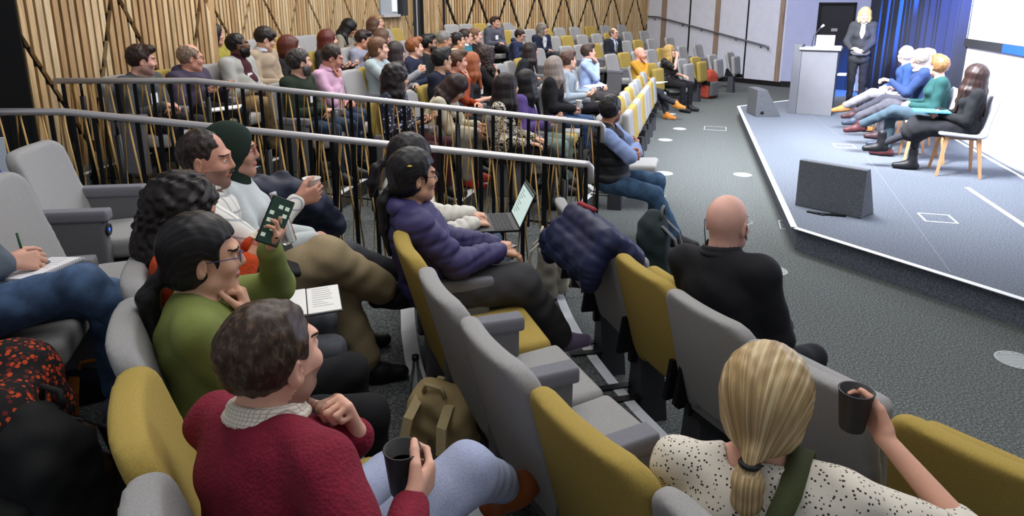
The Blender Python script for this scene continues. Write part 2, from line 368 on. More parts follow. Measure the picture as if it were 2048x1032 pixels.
def hair_mesh(X, style, h, ln, vol, parent, m, fem=False):
    F = Fld(); HCl, RH = X['HC'], X['RH']
    T = lambda *p: HCl+RH @ A3(*p)
    vz = (.012 if style in ('long', 'bob', 'curly', 'wavy', 'hood', 'lowpony') else .0085)+vol
    F.ell(T(0, -.016, .030), (.078+vz, .098+vz, .092+vz), RH)
    low = True; long_ = style in ('long', 'bob', 'curly', 'wavy')
    if style == 'balding': F.ell(T(0, .045, .125), (.066, .125, .075), RH, .02, -1); F.ell(T(0, .10, .02), (.09, .055, .09), RH, .01, -1)
    if style == 'receding': F.ell(T(0, .11, .10), (.055, .075, .06), RH, .012, -1)
    if style == 'tuft': F.ell(T(0, .055, .105), (.062, .055, .035), RH, .03)
    if style == 'quiff': F.ell(T(.01, .052, .10), (.064, .052, .034), RH, .03)
    if long_ or style in ('hood', 'fringe'): F.ell(T(0, .128, -.042), (.074 if style == 'fringe' else .062, .083, .116), RH, .012, -1)
    else: F.box(T(0, .148, -.045), (.13, .105, .105), .03, RH, .014, -1); F.ell(T(0, .12, -.03), (.066, .083, .10), RH, .012, -1)
    if not long_ and style != 'hood':
        for sx in (-1, 1): F.ell(T(sx*.092, .012, -.026), (.034, .034, .046), RH, .006, -1)
        F.box(T(0, .0, -.150), (.14, .14, .075 if style not in ('ponytail', 'bun', 'lowpony') else .06), .01, RH, .012, -1)
    if style == 'fringe' or (long_ and X.get('fringe')): F.ell(T(0, .066, .068), (.066, .034, .030), RH, .02)
    if long_:
        L = {'bob': .12}.get(style, ln); N = 9; r = .030 if style != 'curly' else .036
        for i in range(N):
            a = math.radians(-112+224*i/(N-1)); sx, sy = math.sin(a), -math.cos(a)
            out = 1.0+(.25 if L > .2 else .1)
            p0 = (.070*sx, .085*sy-.012, .03); p1 = (.080*sx, .092*sy-.012, -.055); p2 = (.092*sx*out, .085*sy*out-.015, -.14)
            pts = [T(*p0), T(*p1)]
            if style == 'bob': pts.append(T(.082*sx, .088*sy-.008, -.105)); rr = [r, r, r*.8]
            else:
                drop = L+.03*math.sin(i*2.3); pts.append(T(*p2)); q = T(*p2)+A3(0, 0, 0); pts.append(T(*p2)+A3(.012*sx, (-.02 if sy < .2 else .035), -(drop-.1))); rr = [r, r, r*.95, r*.55]
            F.chain(pts, rr, .03)
    if style in ('ponytail', 'lowpony'):
        zt = .03 if style == 'ponytail' else -.055
        pts = [T(0, -.095, zt), T(0, -.125, zt-.01), T(0, -.145, zt-.06), T(0, -.13, zt-.06-ln*.5)+A3(0, 0, 0), T(0, -.11, zt-.06-ln)]
        F.chain(pts, [.03, .016, .030, .030, .010], .018)
        if style == 'lowpony': F.ell(T(0, -.040, -.040), (.076+vol*.5, .068, .060), RH, .03)
    if style == 'bun': F.ell(T(0, -.10, .075), (.042, .04, .04), RH, .015)
    if style == 'hood':
        F.chain([T(0, -.03, -.02), T(0, -.03, -.12), T(0, -.02, -.19)], [.090, .082, .10], .05); F.ell(T(0, .128, -.03), (.058, .083, .085), RH, .012, -1)
    fr = 1.0
    def disp(Xg, Yg, Zg):
        if style in ('curly',): return .010*np.sin(Xg*95+3*np.sin(Zg*40))*np.sin(Yg*90+2)*np.sin(Zg*80)
        if style in ('wavy',): return .006*np.sin(Xg*80+3*np.sin(Zg*30))*np.sin(Yg*75)+.004*np.sin(Zg*60+Xg*30)
        if style in ('quiff', 'tuft', 'short', 'receding', 'balding', 'fringe'): return .0025*np.sin(Xg*48+2*np.sin(Zg*37))*np.sin(Yg*52+2*np.sin(Xg*31))*np.clip((Zg-HCl[2]+.02)*16, 0, 1)+.003*np.sin(Xg*130+2*np.sin(Yg*60))*np.sin(Yg*90+2*np.sin(Zg*70))
        if style == 'hood': return .004*np.sin(Xg*50+Zg*30)
        return .0018*np.sin(Xg*150+2*np.sin(Zg*12))*np.sin(Yg*140+Zg*10)
    me = F.mesh('hair', h, disp); n_ = len(me.vertices); co = np.empty(n_*3, np.float32); me.vertices.foreach_get('co', co)
    q = (co.reshape(-1, 3)-HCl) @ np.array(RH); x, y, z = q.T
    if style in ('ponytail', 'lowpony', 'bun'): u_ = np.where(z < -.09, x*9+.3, np.arctan2(x, z+.16)); v_ = y+z*.6
    else: u_ = np.arctan2(x, -(y+.02)); v_ = z
    li = np.empty(len(me.loops), np.int32); me.loops.foreach_get('vertex_index', li)
    uv = me.uv_layers.new(name='UVMap'); uv.data.foreach_set('uv', np.stack([u_[li], v_[li]], 1).astype(np.float32).ravel())
    o = link('hair' if style != 'hood' else 'headscarf', me, parent, [m]); return o
def person(label, n, head, ztop, z0=0., lv=2, sex='m', skin='c99a82', hair=('short', '2a1f18'), lean=.0, side=0., look=None, hyaw=None, pitch=None,
           arms='lap', legs='normal', top=None, bottom=None, shoes='1a1a1c', hz=.53, belly=0., sc_=1., beard=None, glasses=None, group=None, hip=None, wide=1.0,
           handR=None, handL=None, extras=None, stub=None, roll=0., hipdy=0., bust=1., sleeve=1.0, thigh=0., hlen=.24, hvol=.004, socks=None, legw=None, twist=0.):
    """builds one seated or standing figure; head=(x, y) world position of the head centre, n = facing"""
    n = unit(A3(n[0], n[1])); rz = math.atan2(-n[0], n[1])
    hb = {0: .0048, 1: .0062, 2: .0095, 3: .0125}[lv]
    if hip is not None:
        dx, dy = head[0]-hip[0], head[1]-hip[1]; rgt, fw = dx*n[1]-dy*n[0], dx*n[0]+dy*n[1]
        lean = math.atan2(fw-.03, .66); side = math.atan2(rgt, .66)
    R = roty(side) @ rotx(-lean) @ rotz(twist)
    tl = (ztop-z0-hz-.232)/max(.55, math.cos(lean)*math.cos(side)); tl = min(max(tl, .36), .60)
    Hp = A3(0, 0, hz); NB = Hp+R @ A3(0, 0, tl)
    off = R @ A3(0, .015, 0)
    # head direction
    zc_ = z0+hz+tl*math.cos(lean)+.11
    if look is None: look = (6.0, 11.7, 1.75)
    dv = A3(look[0]-head[0], look[1]-head[1], look[2]-zc_); lx, ly = dv[0]*math.cos(-rz)-dv[1]*math.sin(-rz), dv[0]*math.sin(-rz)+dv[1]*math.cos(-rz)
    yw = math.atan2(-lx, ly) if hyaw is None else hyaw; yw = max(-1.15, min(1.15, yw))
    pt = -math.atan2(dv[2], math.hypot(lx, ly)) if pitch is None else pitch
    RH = rotz(yw) @ rotx(-pt) @ roty(roll)
    HCl = NB+rotx(-lean*.5) @ A3(0, .018, .045)+RH @ A3(0, .012, .065)
    c, s = math.cos(rz), math.sin(rz)
    loc = (head[0]-(HCl[0]*c-HCl[1]*s), head[1]-(HCl[0]*s+HCl[1]*c), z0)
    root = thing('person', label, 'person', loc, rz, group)
    X = dict(HC=HCl, RH=RH, hz=hz, R=R, NB=NB, Hp=Hp, fringe=hair[0] == 'fringe' if hair else False)
    if hair and len(hair) > 2 and hair[2] == 'f': X['fringe'] = True
    sw = (.168 if sex == 'm' else .148)*sc_*wide; fm = sex == 'f'
    AR = arms_preset(arms, X) if isinstance(arms, str) else dict(arms)
    if handR: AR['R'] = handR
    if handL: AR['L'] = handL
    LG = legs_preset(legs) if isinstance(legs, str) else legs
    top = dict(top or {}); bottom = dict(bottom or {})
    B = Fld(); T = lambda *p: HCl+RH @ A3(*p)
    # head
    B.ell(T(0, -.016, .030), (.076, .095, .090), RH); B.ell(T(0, .028, -.030), (.064 if not fm else .061, .068, .086), RH, .03)
    B.cap(T(-.042, .018, -.072), T(0, .068, -.098), .030, .022, .025); B.cap(T(.042, .018, -.072), T(0, .068, -.098), .030, .022, .025)
    B.ell(T(0, .082, .026), (.050, .016, .012), RH, .016)
    for sx in (-1, 1): B.ell(T(sx*.040, .066, -.028), (.024, .022, .022), RH, .02); B.ell(T(sx*.031, .101, .003), (.018, .017, .013), RH, .014, -1)
    for sx in (-1, 1): B.ell(T(sx*.031, .080, .003), (.0125, .0125, .0115), RH, .004)
    B.cap(T(0, .090, .016), T(0, .108, -.024), .0080, .0105, .012); B.ell(T(0, .096, -.030), (.017, .012, .009), RH, .010)
    B.ell(T(0, .091, -.057), (.024, .012, .0065), RH, .005); B.ell(T(0, .089, -.066), (.020, .012, .006), RH, .005); B.ell(T(0, .107, -.0615), (.022, .010, .0018), RH, .003, -1)
    for sx in (-1, 1):
        RE = RH @ rotz(sx*-.35); B.ell(T(sx*.079, -.008, -.012), (.009, .019, .033), RE, .006)
        if lv < 2: B.ell(T(sx*.088, .000, -.008), (.006, .009, .020), RE, .005, -1)
    nr = .056 if not fm else .047
    B.cap(NB+R @ A3(0, -.008, -.03), T(0, -.022, -.05), nr*1.06, nr*.94, .03)
    # torso under the clothes
    B.cap(Hp+R @ A3(-.05, .01, .03), Hp+R @ A3(-.05, .01, tl*.8), .070, .070, .04); B.cap(Hp+R @ A3(.05, .01, .03), Hp+R @ A3(.05, .01, tl*.8), .070, .070, .04)
    J = {}
    for k, sx in (('R', 1), ('L', -1)):
        S = NB+R @ A3(sx*sw, -.005, -.065); B.cap(NB+R @ A3(sx*.02, -.01, -.03), S, .038, .040, .03)
        a = AR[k]; E, W = ik(S, A3(*a['at']) if not isinstance(a['at'], np.ndarray) else a['at'], .285*sc_, .255*sc_, a.get('pole', (sx*.55, -.5, -.75)))
        J[k] = (S, E, W); B.cap(S, E, .044*sc_, .036, .02); B.cap(E, W, .038 if not fm else .034, .0245 if not fm else .021, .015)
        a['grip'] = hand(B, W, a['f'], a['p'], sx, a.get('pose', 'relax'), hb, sc_*(1.0 if not fm else .92))
        # legs
        hpj = Hp+A3(sx*.085, .0, -.005); g = LG[k]; hp2 = hpj+A3(0, 0, 0)
        l1, l2 = (.43, .41) if hz < .7 else (.44, .41)
        Kn, An = ik(hp2, A3(*g['at']), l1*sc_, l2*sc_, g.get('pole', (sx*.12, .6, 1))); J['K'+k] = (hp2, Kn, An, unit(A3(*g['t'])))
        B.cap(hp2, Kn, .072, .050, .02); B.cap(Kn, An, .050, .034, .02); B.cap(An, An+J['K'+k][3]*.10-A3(0, 0, .035), .030, .024, .02)
    Tv = np.array(RH).T
    def mf(P):
        q = (P-HCl) @ Tv.T; x, y, z = q.T; ax_ = np.abs(x); mi = np.zeros(len(P), int)
        if stub: mi[(z < -.035) & (y > -.035) & (z > -.125) & ((z < -.068) | (ax_ > .030)) & (ax_ < .09) & (y+.9*z < .10) & (y-1.0*(z) > .055)] = 5
        mi[(ax_ > .010) & (ax_ < .050) & (np.abs(z-.028+.10*np.abs(ax_-.03)) < .0022+hb*.16) & (y > .062)] = 4
        mi[((x/.024)**2+((z+.061)/.0105)**2 < 1) & (y > .075)] = 3
        e = ((ax_-.031)/.0125)**2+((z-.0015)/(.0054 if lv < 2 else .006))**2 < 1; e &= y > .066
        mi[e] = 1 if lv < 2 else 2; mi[e & ((ax_-.031)**2+(z-.003)**2 < .0056**2)] = 2
        return mi
    sk = mat(skin, 'skin', .55); sc3 = lin(skin); lipc = 'b06a5e' if sc3[0] > .3 else '6a3a34'
    hc = hair[1] if hair else '6b5038'
    me = B.mesh('body', hb, None, None, mf)
    link('body', me, root, [sk, mat('d8d4ce', 'plain', .3), mat('1c1410', 'plain', .25), mat(lipc, 'plain', .5), mat(hc, 'plain', .8), mat(stub or skin, 'skin', .6)])
    hh = {0: .0055, 1: .007, 2: .010, 3: .013}[lv]
    if hair: hair_mesh(X, hair[0], hh, hlen, hvol, root, mat(hc, 'hair', .5, **dict((dict(col2=hair[3]) if len(hair) > 3 else {}), **(dict(sc=(85, 85, 45)) if hair[0] in ('short', 'quiff', 'tuft', 'fringe', 'receding', 'balding') else {}))) if hair[0] != 'hood' else mat(hc, 'fabric', .9))
    if beard:
        F = Fld(); F.cap(T(-.050, .014, -.060), T(0, .068, -.098), .036, .027, .02); F.cap(T(.050, .014, -.060), T(0, .068, -.098), .036, .027, .02); F.ell(T(0, .030, -.040), (.073, .074, .088), RH, .02); F.box(T(0, -.09, -.05), (.14, .09, .14), .01, RH, .01, -1); F.ell(T(0, .090, -.050), (.030, .016, .010), RH, .01)
        F.ell(T(0, .105, -.0635), (.020, .02, .006), RH, .004, -1); F.box(T(0, .05, .032), (.12, .13, .060), .01, RH, .012, -1)
        link('beard', F.mesh('beard', hh, lambda a, b, c_: .002*np.sin(a*160)*np.sin(c_*150)), root, [mat(beard, 'hair', .6, sc=(120, 120, 60))])
    # clothes ---------------------------------------------------------
    kt = top.get('kind', 'sweater'); th = dict(shirt=.010, sweater=.015, blazer=.022, puffer=.036, hoodie=.024, vest=.032, tee=.010, blouse=.014).get(kt, .014)
    def torso(F, t, hem=-.04, shoulders=True):
        b = belly
        wf = wide
        F.ell(Hp+R @ A3(0, .005+b*.4, .05+hem*.5), (.150*wf+t+b*.3, .118+t+b, .12), R, .05)
        F.ell(Hp+R @ A3(0, .004+b*.6, tl*.36), (.138*wf+t+b*.3 if not fm else .122*wf+t, .105+t+b*.9, tl*.34), R, .05)
        F.ell(Hp+R @ A3(0, -.004, tl*.66), ((.158 if not fm else .138)*wf+t, .108+t, tl*.34), R, .05)
        if fm:
            for sx in (-1, 1): F.ell(Hp+R @ A3(sx*.062, .075, tl*.60), ((.056+t*.7)*bust, .055*bust+t*.6, .062*bust), R, .03)
        else: F.ell(Hp+R @ A3(0, .055, tl*.74), (.115, .055+t, .08), R, .03)
        if shoulders:
            for sx in (-1, 1): F.cap(NB+R @ A3(sx*.025, -.018, -.045), NB+R @ A3(sx*sw*(1 if kt != 'vest' else .82), -.005, -.066), .048+t*.8, .044+t*(1 if kt != 'vest' else .5), .035)
    if top.get('under'):                       # inner shirt seen in the open front
        F = Fld(); torso(F, .006); F.cap(NB+R @ A3(0, .0, -.03), NB+R @ A3(0, .008, .022), nr+.012, nr+.008, .02); F.cap(NB+R @ A3(0, .0, .01), NB+R @ A3(0, .02, .09), nr+.001, nr+.001, .004, -1)
        link('shirt', F.mesh('shirt', hh), root, [top['under']])
    F = Fld(); torso(F, th, top.get('hem', -.04)); rip = top.get('rip')
    for k, sx in (('R', 1), ('L', -1)):
        S, E, W = J[k]
        if kt == 'vest':
            F2 = X.setdefault('slv', Fld()); F2.cap(S+(E-S)*.1, E, .066, .060, .02); F2.cap(E, E+(W-E)*.93, .060, .040, .02); continue
        sl = top.get('sleeve', 1.0)
        up = min(1, sl*2); F.cap(S, S+(E-S)*up, .046+t_ if (t_ := th) else .05, (.040+th*.9), .03, 1, (rip[0], rip[1]) if rip else None)
        if sl > .5: F.cap(E, E+(W-E)*min(.96, (sl-.5)*2*.98), .040+th*.9, .030+th*(.65 if kt != 'puffer' else .6), .025, 1, (rip[0], rip[1]) if rip else None)
    if kt == 'blazer' or top.get('open'):
        F.ell(NB+R @ A3(0, .145, -.10), (.042+top.get('vw', 0), .10, .19), R, .008, -1)
    F.cap(NB+R @ A3(0, .012, -.005+top.get('neckdz', 0)), NB+R @ A3(0, .05, .10), nr+.010+top.get('scoop', 0), nr+.03, .012, -1)
    fa = dict(puffer=.003, shirt=.0045, blouse=.005, sweater=.0035, hoodie=.005, blazer=.003, vest=.003, tee=.004).get(kt, .004)
    fd = foldy(fa, 24 if lv > 1 else 30, ztop*7+head[0])
    if kt in ('puffer', 'vest'):
        base = fd; fq = 2*PI/top.get('pitch', .075); Rz = np.array(R)[:, 2]
        fd = lambda a, b, c_: base(a, b, c_)+.007*(np.abs(np.cos((a*Rz[0]+b*Rz[1]+c_*Rz[2])*fq*.5))**6)
    nm = dict(puffer='padded_jacket', hoodie='hoodie', blazer='blazer', vest='padded_vest', shirt='shirt' if not top.get('under') else 'overshirt', blouse='blouse', tee='t_shirt').get(kt, 'sweater')
    link(nm, F.mesh('top', hh*1.1, fd), root, [top.get('m', mat('555560', 'fabric'))])
    if 'slv' in X: link('shirt_sleeves', X['slv'].mesh('slv', hh, foldy(.004, 40)), root, [top['sm']])
    if kt == 'hoodie' or top.get('hood'):
        F = Fld(); F.chain([NB+R @ A3(-.085, .03, -.03), NB+R @ A3(-.08, -.06, .0), NB+R @ A3(0, -.095, .0), NB+R @ A3(.08, -.06, .0), NB+R @ A3(.085, .03, -.03)], [.028, .036, .04, .036, .028], .03)
        link('hood', F.mesh('hood', hh), root, [top['m']])
    if top.get('collar'):
        cm = top['collar']; F = Fld(); pts = [NB+R @ A3((nr+.012)*math.sin(a), (nr+.010)*-math.cos(a)*1.02+.006, .012-.012*(1-math.cos(a))*.9) for a in [math.radians(x) for x in range(-165, 166, 15)]]
        for i in range(len(pts)-1):
            F.cap(pts[i], pts[i+1], .0085, k=.01); F.cap(pts[i]+R @ A3(0, 0, .012), pts[i+1]+R @ A3(0, 0, .012), .0075, k=.01)
            m_ = unit((pts[i]-NB)*A3(1, 1, 0)); F.cap(pts[i]+m_*.012-A3(0, 0, .010), pts[i+1]+m_*.012-A3(0, 0, .010), .008, k=.01)
        link('collar', F.mesh('collar', min(hh, .008)), root, [cm])
    # trousers
    bk = bottom.get('kind', 'trousers'); bm = bottom.get('m', mat('22242a', 'fabric')); w0 = bottom.get('w', .0)
    F = Fld(); F.ell(Hp+A3(0, .0, .01), (.148+w0*.4, .120, .105), None, .05)
    for k in 'RL':
        hj, Kn, An, tv = J['K'+k]; cut = bottom.get('len', .94)
        if bk == 'skirt': F.cap(hj, Kn, .10, .085, .09); F.cap(Kn, Kn+(An-Kn)*bottom.get('len', .3), .085, .09, .09); continue
        F.cap(hj, Kn, .088+w0*.5, .062+w0, .03); F.cap(Kn, Kn+(An-Kn)*cut, .060+w0, .046+w0*1.1, .025)
    if bk == 'skirt': F.cap(J['KR'][1], J['KL'][1], .08, .08, .06)
    link({'skirt': 'skirt', 'jeans': 'jeans'}.get(bk, 'trousers'), F.mesh('bottom', hh*1.1, foldy(.004, 30, head[0]*3)), root, [bm])
    # shoes
    sole = mat(bottom.get('sole', '16161a'), 'plain', .6)
    for k in 'RL':
        hj, Kn, An, tv = J['K'+k]; tv2 = unit(tv); up = unit(A3(0, 0, 1)-tv2*tv2[2]); F = Fld(); hb_ = An-up*.045
        if bottom.get('boot'): F.cap(An+up*bottom['boot'], An-up*.02, .047, .043, .02)
        F.cap(hb_-tv2*.034, hb_+tv2*.07, .042, .042, .03); F.cap(hb_+tv2*.07-up*.002, hb_+tv2*.165-up*.008, .046, .033, .03); F.cap(An+up*.015, hb_+tv2*.04, .044, .040, .03)
        RR = np.stack([np.cross(tv2, up), tv2, up], 1); F.box(hb_-up*.082+tv2*.06, (.1, .25, .04), .002, RR, .004, -1)
        def mfs(P, hb_=hb_, up=up): return ((P-hb_) @ up < -.028).astype(int)
        link('boot' if bottom.get('boot') else 'shoe', F.mesh('shoe', hh*.9, None, None, mfs), root, [mat(shoes, bottom.get('shk', 'plain'), .5), sole])
    if glasses:
        g = MB()
        for sx in (-1, 1):
            g.tube([T(sx*.032+.0225*math.cos(a)*(1 if sx > 0 else 1), .102-.003*math.cos(a)**2, .002+.018*math.sin(a)) for a in [2*PI*i/14 for i in range(15)]], .0016 if lv < 2 else .0026, 5)
            g.tube([T(sx*.055, .098, .006), T(sx*.074, .05, .006), T(sx*.082, -.01, .002)], .0016 if lv < 2 else .0024, 5)
        g.tube([T(-.010, .108, .006), T(.010, .108, .006)], .0016 if lv < 2 else .0024, 5)
        g.build('glasses', mat(glasses, 'plain', .3), root)
    X.update(root=root, T=T, J=J, AR=AR, rz=rz, loc=loc, W=lambda p: (loc[0]+p[0]*c-p[1]*s, loc[1]+p[0]*s+p[1]*c, z0+p[2]), hh=hh, tl=tl)
    if extras: extras(X)
    return X
def badge(X, col='e8eaee'):
    """lanyard badge hanging on the chest"""
    R, NB, tl = X['R'], X['NB'], X['tl']; g = MB()
    p = NB+R @ A3(.03, .155, -.20); Tm = Matrix.Translation(Vector(p)) @ Matrix([list(r) for r in R]).to_4x4()
    g.box((-.035, -.003, -.045), (.035, .003, .045), T=Tm); g.build('name_badge', mat(col, 'plain', .5), X['root'])
# ------------------------------------------------------------------ row geometry of the auditorium
CEN, R1, DR, TR = (5.1, 4.5), 4.87, .94, .13
def tz(k): return TR*(k-1)
MB0, MD, MN = (1.0, 7.2), (.27, .963), (.963, -.27)
FB0, FD_, FN = (5.2, 16.3), (.62, .785), (.785, -.62)
def nnear(x, y): d = math.hypot(CEN[0]-x, CEN[1]-y); return ((CEN[0]-x)/d, (CEN[1]-y)/d)
def nose_path(k, off=0.):
    """front edge of the tier of row k (k >= 2): arc, then the straight runs of the middle and far block"""
    r = 4.77+.96*(k-2)+off; pts = []
    for a in np.arange(300, 158, -4.): pts.append((CEN[0]-r*math.cos(math.radians(a-180)), CEN[1]-r*math.sin(math.radians(a-180)))) if False else None
    for a in np.arange(62, -31, -3.): pts.append((CEN[0]-r*math.cos(math.radians(a)), CEN[1]-r*math.sin(math.radians(a))))
    q = .93*(k-1)-.12+off; bx, by = MB0[0]-MN[0]*q, MB0[1]-MN[1]*q; fx, fy = FB0[0]-FN[0]*q, FB0[1]-FN[1]*q
    # intersection of the two straight runs
    det = MD[0]*-FD_[1]+FD_[0]*MD[1]; rx, ry = fx-bx, fy-by
    t = (rx*-FD_[1]+FD_[0]*ry)/det; ix, iy = bx+MD[0]*t, by+MD[1]*t
    pts = [p for p in pts if p[1] < by+.6]
    pts += [(bx+MD[0]*1.2, by+MD[1]*1.2), (ix-MD[0]*.6, iy-MD[1]*.6), (ix, iy), (ix+FD_[0]*.6, iy+FD_[1]*.6), (fx+FD_[0]*1.3, fy+FD_[1]*1.3)]
    return pts
def strip(b, pts, w, z0, z1, mi=0, skip=None):
    for i in range(len(pts)-1):
        (x0, y0), (x1, y1) = pts[i], pts[i+1]; d = math.hypot(x1-x0, y1-y0)
        if d < 1e-3: continue
        nx, ny = -(y1-y0)/d*w, (x1-x0)/d*w
        b.hexa([(x0, y0, z0), (x1, y1, z0), (x0+nx, y0+ny, z0), (x1+nx, y1+ny, z0), (x0, y0, z1), (x1, y1, z1), (x0+nx, y0+ny, z1), (x1+nx, y1+ny, z1)], mi)
b = MB(); b.box((-8, -4, -.1), (14, 26, 0)); struct(b.build('floor', M['carpet']))
for k in range(2, 8):
    p = nose_path(k); z = tz(k)
    poly = p+[(p[-1][0]-6, p[-1][1]+8), (-9, 26), (-9, -4), (p[0][0], -4)]
    b = MB(); b.prism(poly, tz(k)-TR-.02 if k > 2 else 0.001, z); struct(b.build('floor', M['carpet']))
    b = MB(); strip(b, p, .055 if k != 3 else .08, z+.0005, z+.004); struct(b.build('trim_%d' % k, WHT))
# ------------------------------------------------------------------ stage
S0, S1, S2 = (4.10, 12.21), (2.36, 5.37), (3.23, 3.96)
S3 = (4.6, 1.8); SE = [(S0[0], S0[1]), S1, S2, S3, (9.5, 1.8), (9.5, 14.9), (5.5, 13.1)]
st = thing('stage', 'low grey carpeted stage with a white edge strip at the right', 'stage')
b = MB(); b.prism(SE, 0.0, .2); o = b.build('platform', M['carpet_stage'], st)
b = MB(); strip(b, [(5.5, 13.1), S0, S1, S2, S3], -.05, .2, .2045); b.build('edge_strip', WHT, st)
b = MB()
for (p, q) in (((5.13, 12.08), (4.3, 8.1)), ((4.3, 8.1), (3.02, 4.40))):
    strip(b, [p, q], .008, .2, .2015)
b.build('floor_seam', mat('70757f', 'plain', .7), st)
b = MB(); strip(b, [(4.56, 6.64), (4.24, 5.37), (3.95, 4.2)], .045, .2, .203); b.build('floor_tape', WHT, st)
for i, (x, y) in enumerate(((4.32, 8.70), (3.67, 5.62))):
    t = thing('floor_box', 'square flush floor socket box '+('on the stage beside the panel shoes' if i == 0 else 'on the stage right of the near wedge speaker'), 'floor box', (x, y, .2), -.27)
    b = MB(); 
    for s_ in (-1, 1): b.box((-.12, s_*.12-.008, 0), (.12, s_*.12+.008, .004)); b.box((s_*.12-.008, -.12, 0), (s_*.12+.008, .12, .004))
    b.build('frame', WHT, t); b = MB(); b.box((-.11, -.11, 0), (.11, .11, .002)); b.build('lid', M['carpet_stage'], t)
t = thing('floor_box', 'square floor socket box in the carpet beside the bald man in a black suit', 'floor box', (2.62, 6.02, 0), -.3)
b = MB()
for s_ in (-1, 1): b.box((-.13, s_*.13-.006, 0), (.13, s_*.13+.006, .003)); b.box((s_*.13-.006, -.13, 0), (s_*.13+.006, .13, .003))
b.build('frame', mat('a8acb0', 'plain', .6), t); b = MB(); b.box((-.12, -.12, 0), (.12, .12, .002)); b.build('lid', M['carpet'], t)
t = thing('floor_box', 'square floor socket box in the carpet before the stage corner', 'floor box', (3.35, 11.1, 0), -.3)
b = MB()
for s_ in (-1, 1): b.box((-.17, s_*.17-.006, 0), (.17, s_*.17+.006, .003)); b.box((s_*.17-.006, -.17, 0), (s_*.17+.006, .17, .003))
b.build('frame', mat('a8acb0', 'plain', .6), t); b = MB(); b.box((-.16, -.16, 0), (.16, .16, .002)); b.build('lid', M['carpet'], t)
dl = [((1.04, 3.02), 'under the front row chair of the bald man'), ((1.53, 7.03), 'at the foot of the man in a padded vest'), ((1.33, 6.16), 'left of the bald man, behind the navy jacket'), ((2.31, 10.11), 'below the orange sneakers'), ((1.84, 8.02), 'right of the knee of the man in a vest'), ((2.77, 7.95), 'out on the open carpet halfway to the stage'), ((2.01, 4.92), 'right behind the shoulder of the bald man'), ((2.91, 3.56), 'at the right edge of the photo'), ((2.75, 11.05), 'beside the blue bag of the front row'), ((2.95, 12.6), 'under the orange sneakers'), ((3.55, 9.4), 'near the far end of the open carpet')]
for (x, y), wv in dl:
    t = thing('floor_vent', 'round white air outlet '+wv, 'floor vent', (x, y, 0))
    b = MB(); n = 28
    for i in range(n):
        a0, a1 = 2*PI*i/n, 2*PI*(i+1)/n
        for r0, r1 in ((.095, .108),): b.hexa([(r0*math.cos(a0), r0*math.sin(a0), 0), (r0*math.cos(a1), r0*math.sin(a1), 0), (r1*math.cos(a0), r1*math.sin(a0), 0), (r1*math.cos(a1), r1*math.sin(a1), 0), (r0*math.cos(a0), r0*math.sin(a0), .005), (r0*math.cos(a1), r0*math.sin(a1), .005), (r1*math.cos(a0), r1*math.sin(a0), .005), (r1*math.cos(a1), r1*math.sin(a1), .005)])
    b.build('rim', mat('a4a8a8', 'plain', .5), t)
    b = MB(); b.lathe([(.0, 0), (.095, 0), (.095, .002), (0, .002)], n=28); b.build('backing', mat('6c7270', 'plain', .6), t)
    b = MB()
    for i in range(-6, 7):
        L_ = math.sqrt(.093**2-(i*.0145)**2); b.box((-L_, i*.0145-.0035, .002), (L_, i*.0145+.0035, .0045))
    b.build('grille', mat('c4c8c8', 'plain', .5), t)
# ------------------------------------------------------------------ walls
def frame2(P, Qp):
    d = Vector((Qp[0]-P[0], Qp[1]-P[1])); L_ = d.length; d /= L_; n = Vector((d.y, -d.x)); return Vector(P), d, n, L_
WOODS = [mat(c, 'wood', .6) for c in ('c0a680', 'b49870', 'ccb48e', 'a88860', 'bc9e74')]
WBACK = mat('0b0806', 'plain', .9)
def wood_wall(name, P, Qp, z0, z1, z0f=None, pitch=.070, period=1.14, ph=0., ratio=.62, ztop=2.25, zb=.7, gap=.045):
    """timber battens on a dark backing; the battens are cut along a zigzag of diagonal grooves"""
    p, d, n, L_ = frame2(P, Qp); b = MB()
    def pt(s_, o, z): q = p+d*s_+n*o; return (q.x, q.y, z)
    bb = MB(); bb.hexa([pt(0, -.12, z0), pt(L_, -.12, z0), pt(0, -.03, z0), pt(L_, -.03, z0), pt(0, -.12, z1), pt(L_, -.12, z1), pt(0, -.03, z1), pt(L_, -.03, z1)])
    rnd = random.Random(3); i = 0; s_ = .01
    H_ = ztop-zb
    def zig(x):                                 # groove height at position x
        u = ((x-ph)/period) % 1.0
        return ztop-H_*(u/ratio) if u < ratio else zb+H_*((u-ratio)/(1-ratio))
    while s_ < L_-.03:
        wd = pitch*rnd.choice((.64, .68, .72)); m = rnd.randrange(5); zs = z0 if z0f is None else z0f(s_)
        segs = []; lo = zs
        zc = zig(s_+wd/2); slope = H_/(ratio*period) if ((s_-ph)/period) % 1 < ratio else H_/((1-ratio)*period); gh = gap*1.6+slope*pitch
        gh = gap*math.sqrt(1+slope*slope); za, zb_ = zig(s_), zig(s_+wd)
        if zb+.02 < zc < ztop-.02 and min(za, zb_)-gh/2 > lo: segs.append((lo, lo, za-gh/2, zb_-gh/2)); segs.append((za+gh/2, zb_+gh/2, z1, z1))
        else: segs.append((lo, lo, z1, z1))
        for a, a2, c, c2 in segs:
            b.hexa([pt(s_, -.031, a), pt(s_+wd, -.031, a2), pt(s_, .012, a), pt(s_+wd, .012, a2), pt(s_, -.031, c), pt(s_+wd, -.031, c2), pt(s_, .012, c), pt(s_+wd, .012, c2)], m)
        s_ += pitch+rnd.uniform(-.003, .003); i += 1
    o = struct(b.build(name, WOODS)); o2 = bb.build('backing', WBACK, o); return o
WZ = 5.2
LW0 = (-3.78, 5.35); LW1 = (-3.22, 7.43)
wood_wall('wall_left', LW0, LW1, .62, WZ, None, .075, 1.14, .93, .62, 2.15, .75)
LV0 = (-4.20, 7.45); LV1 = (-2.10, 14.95)
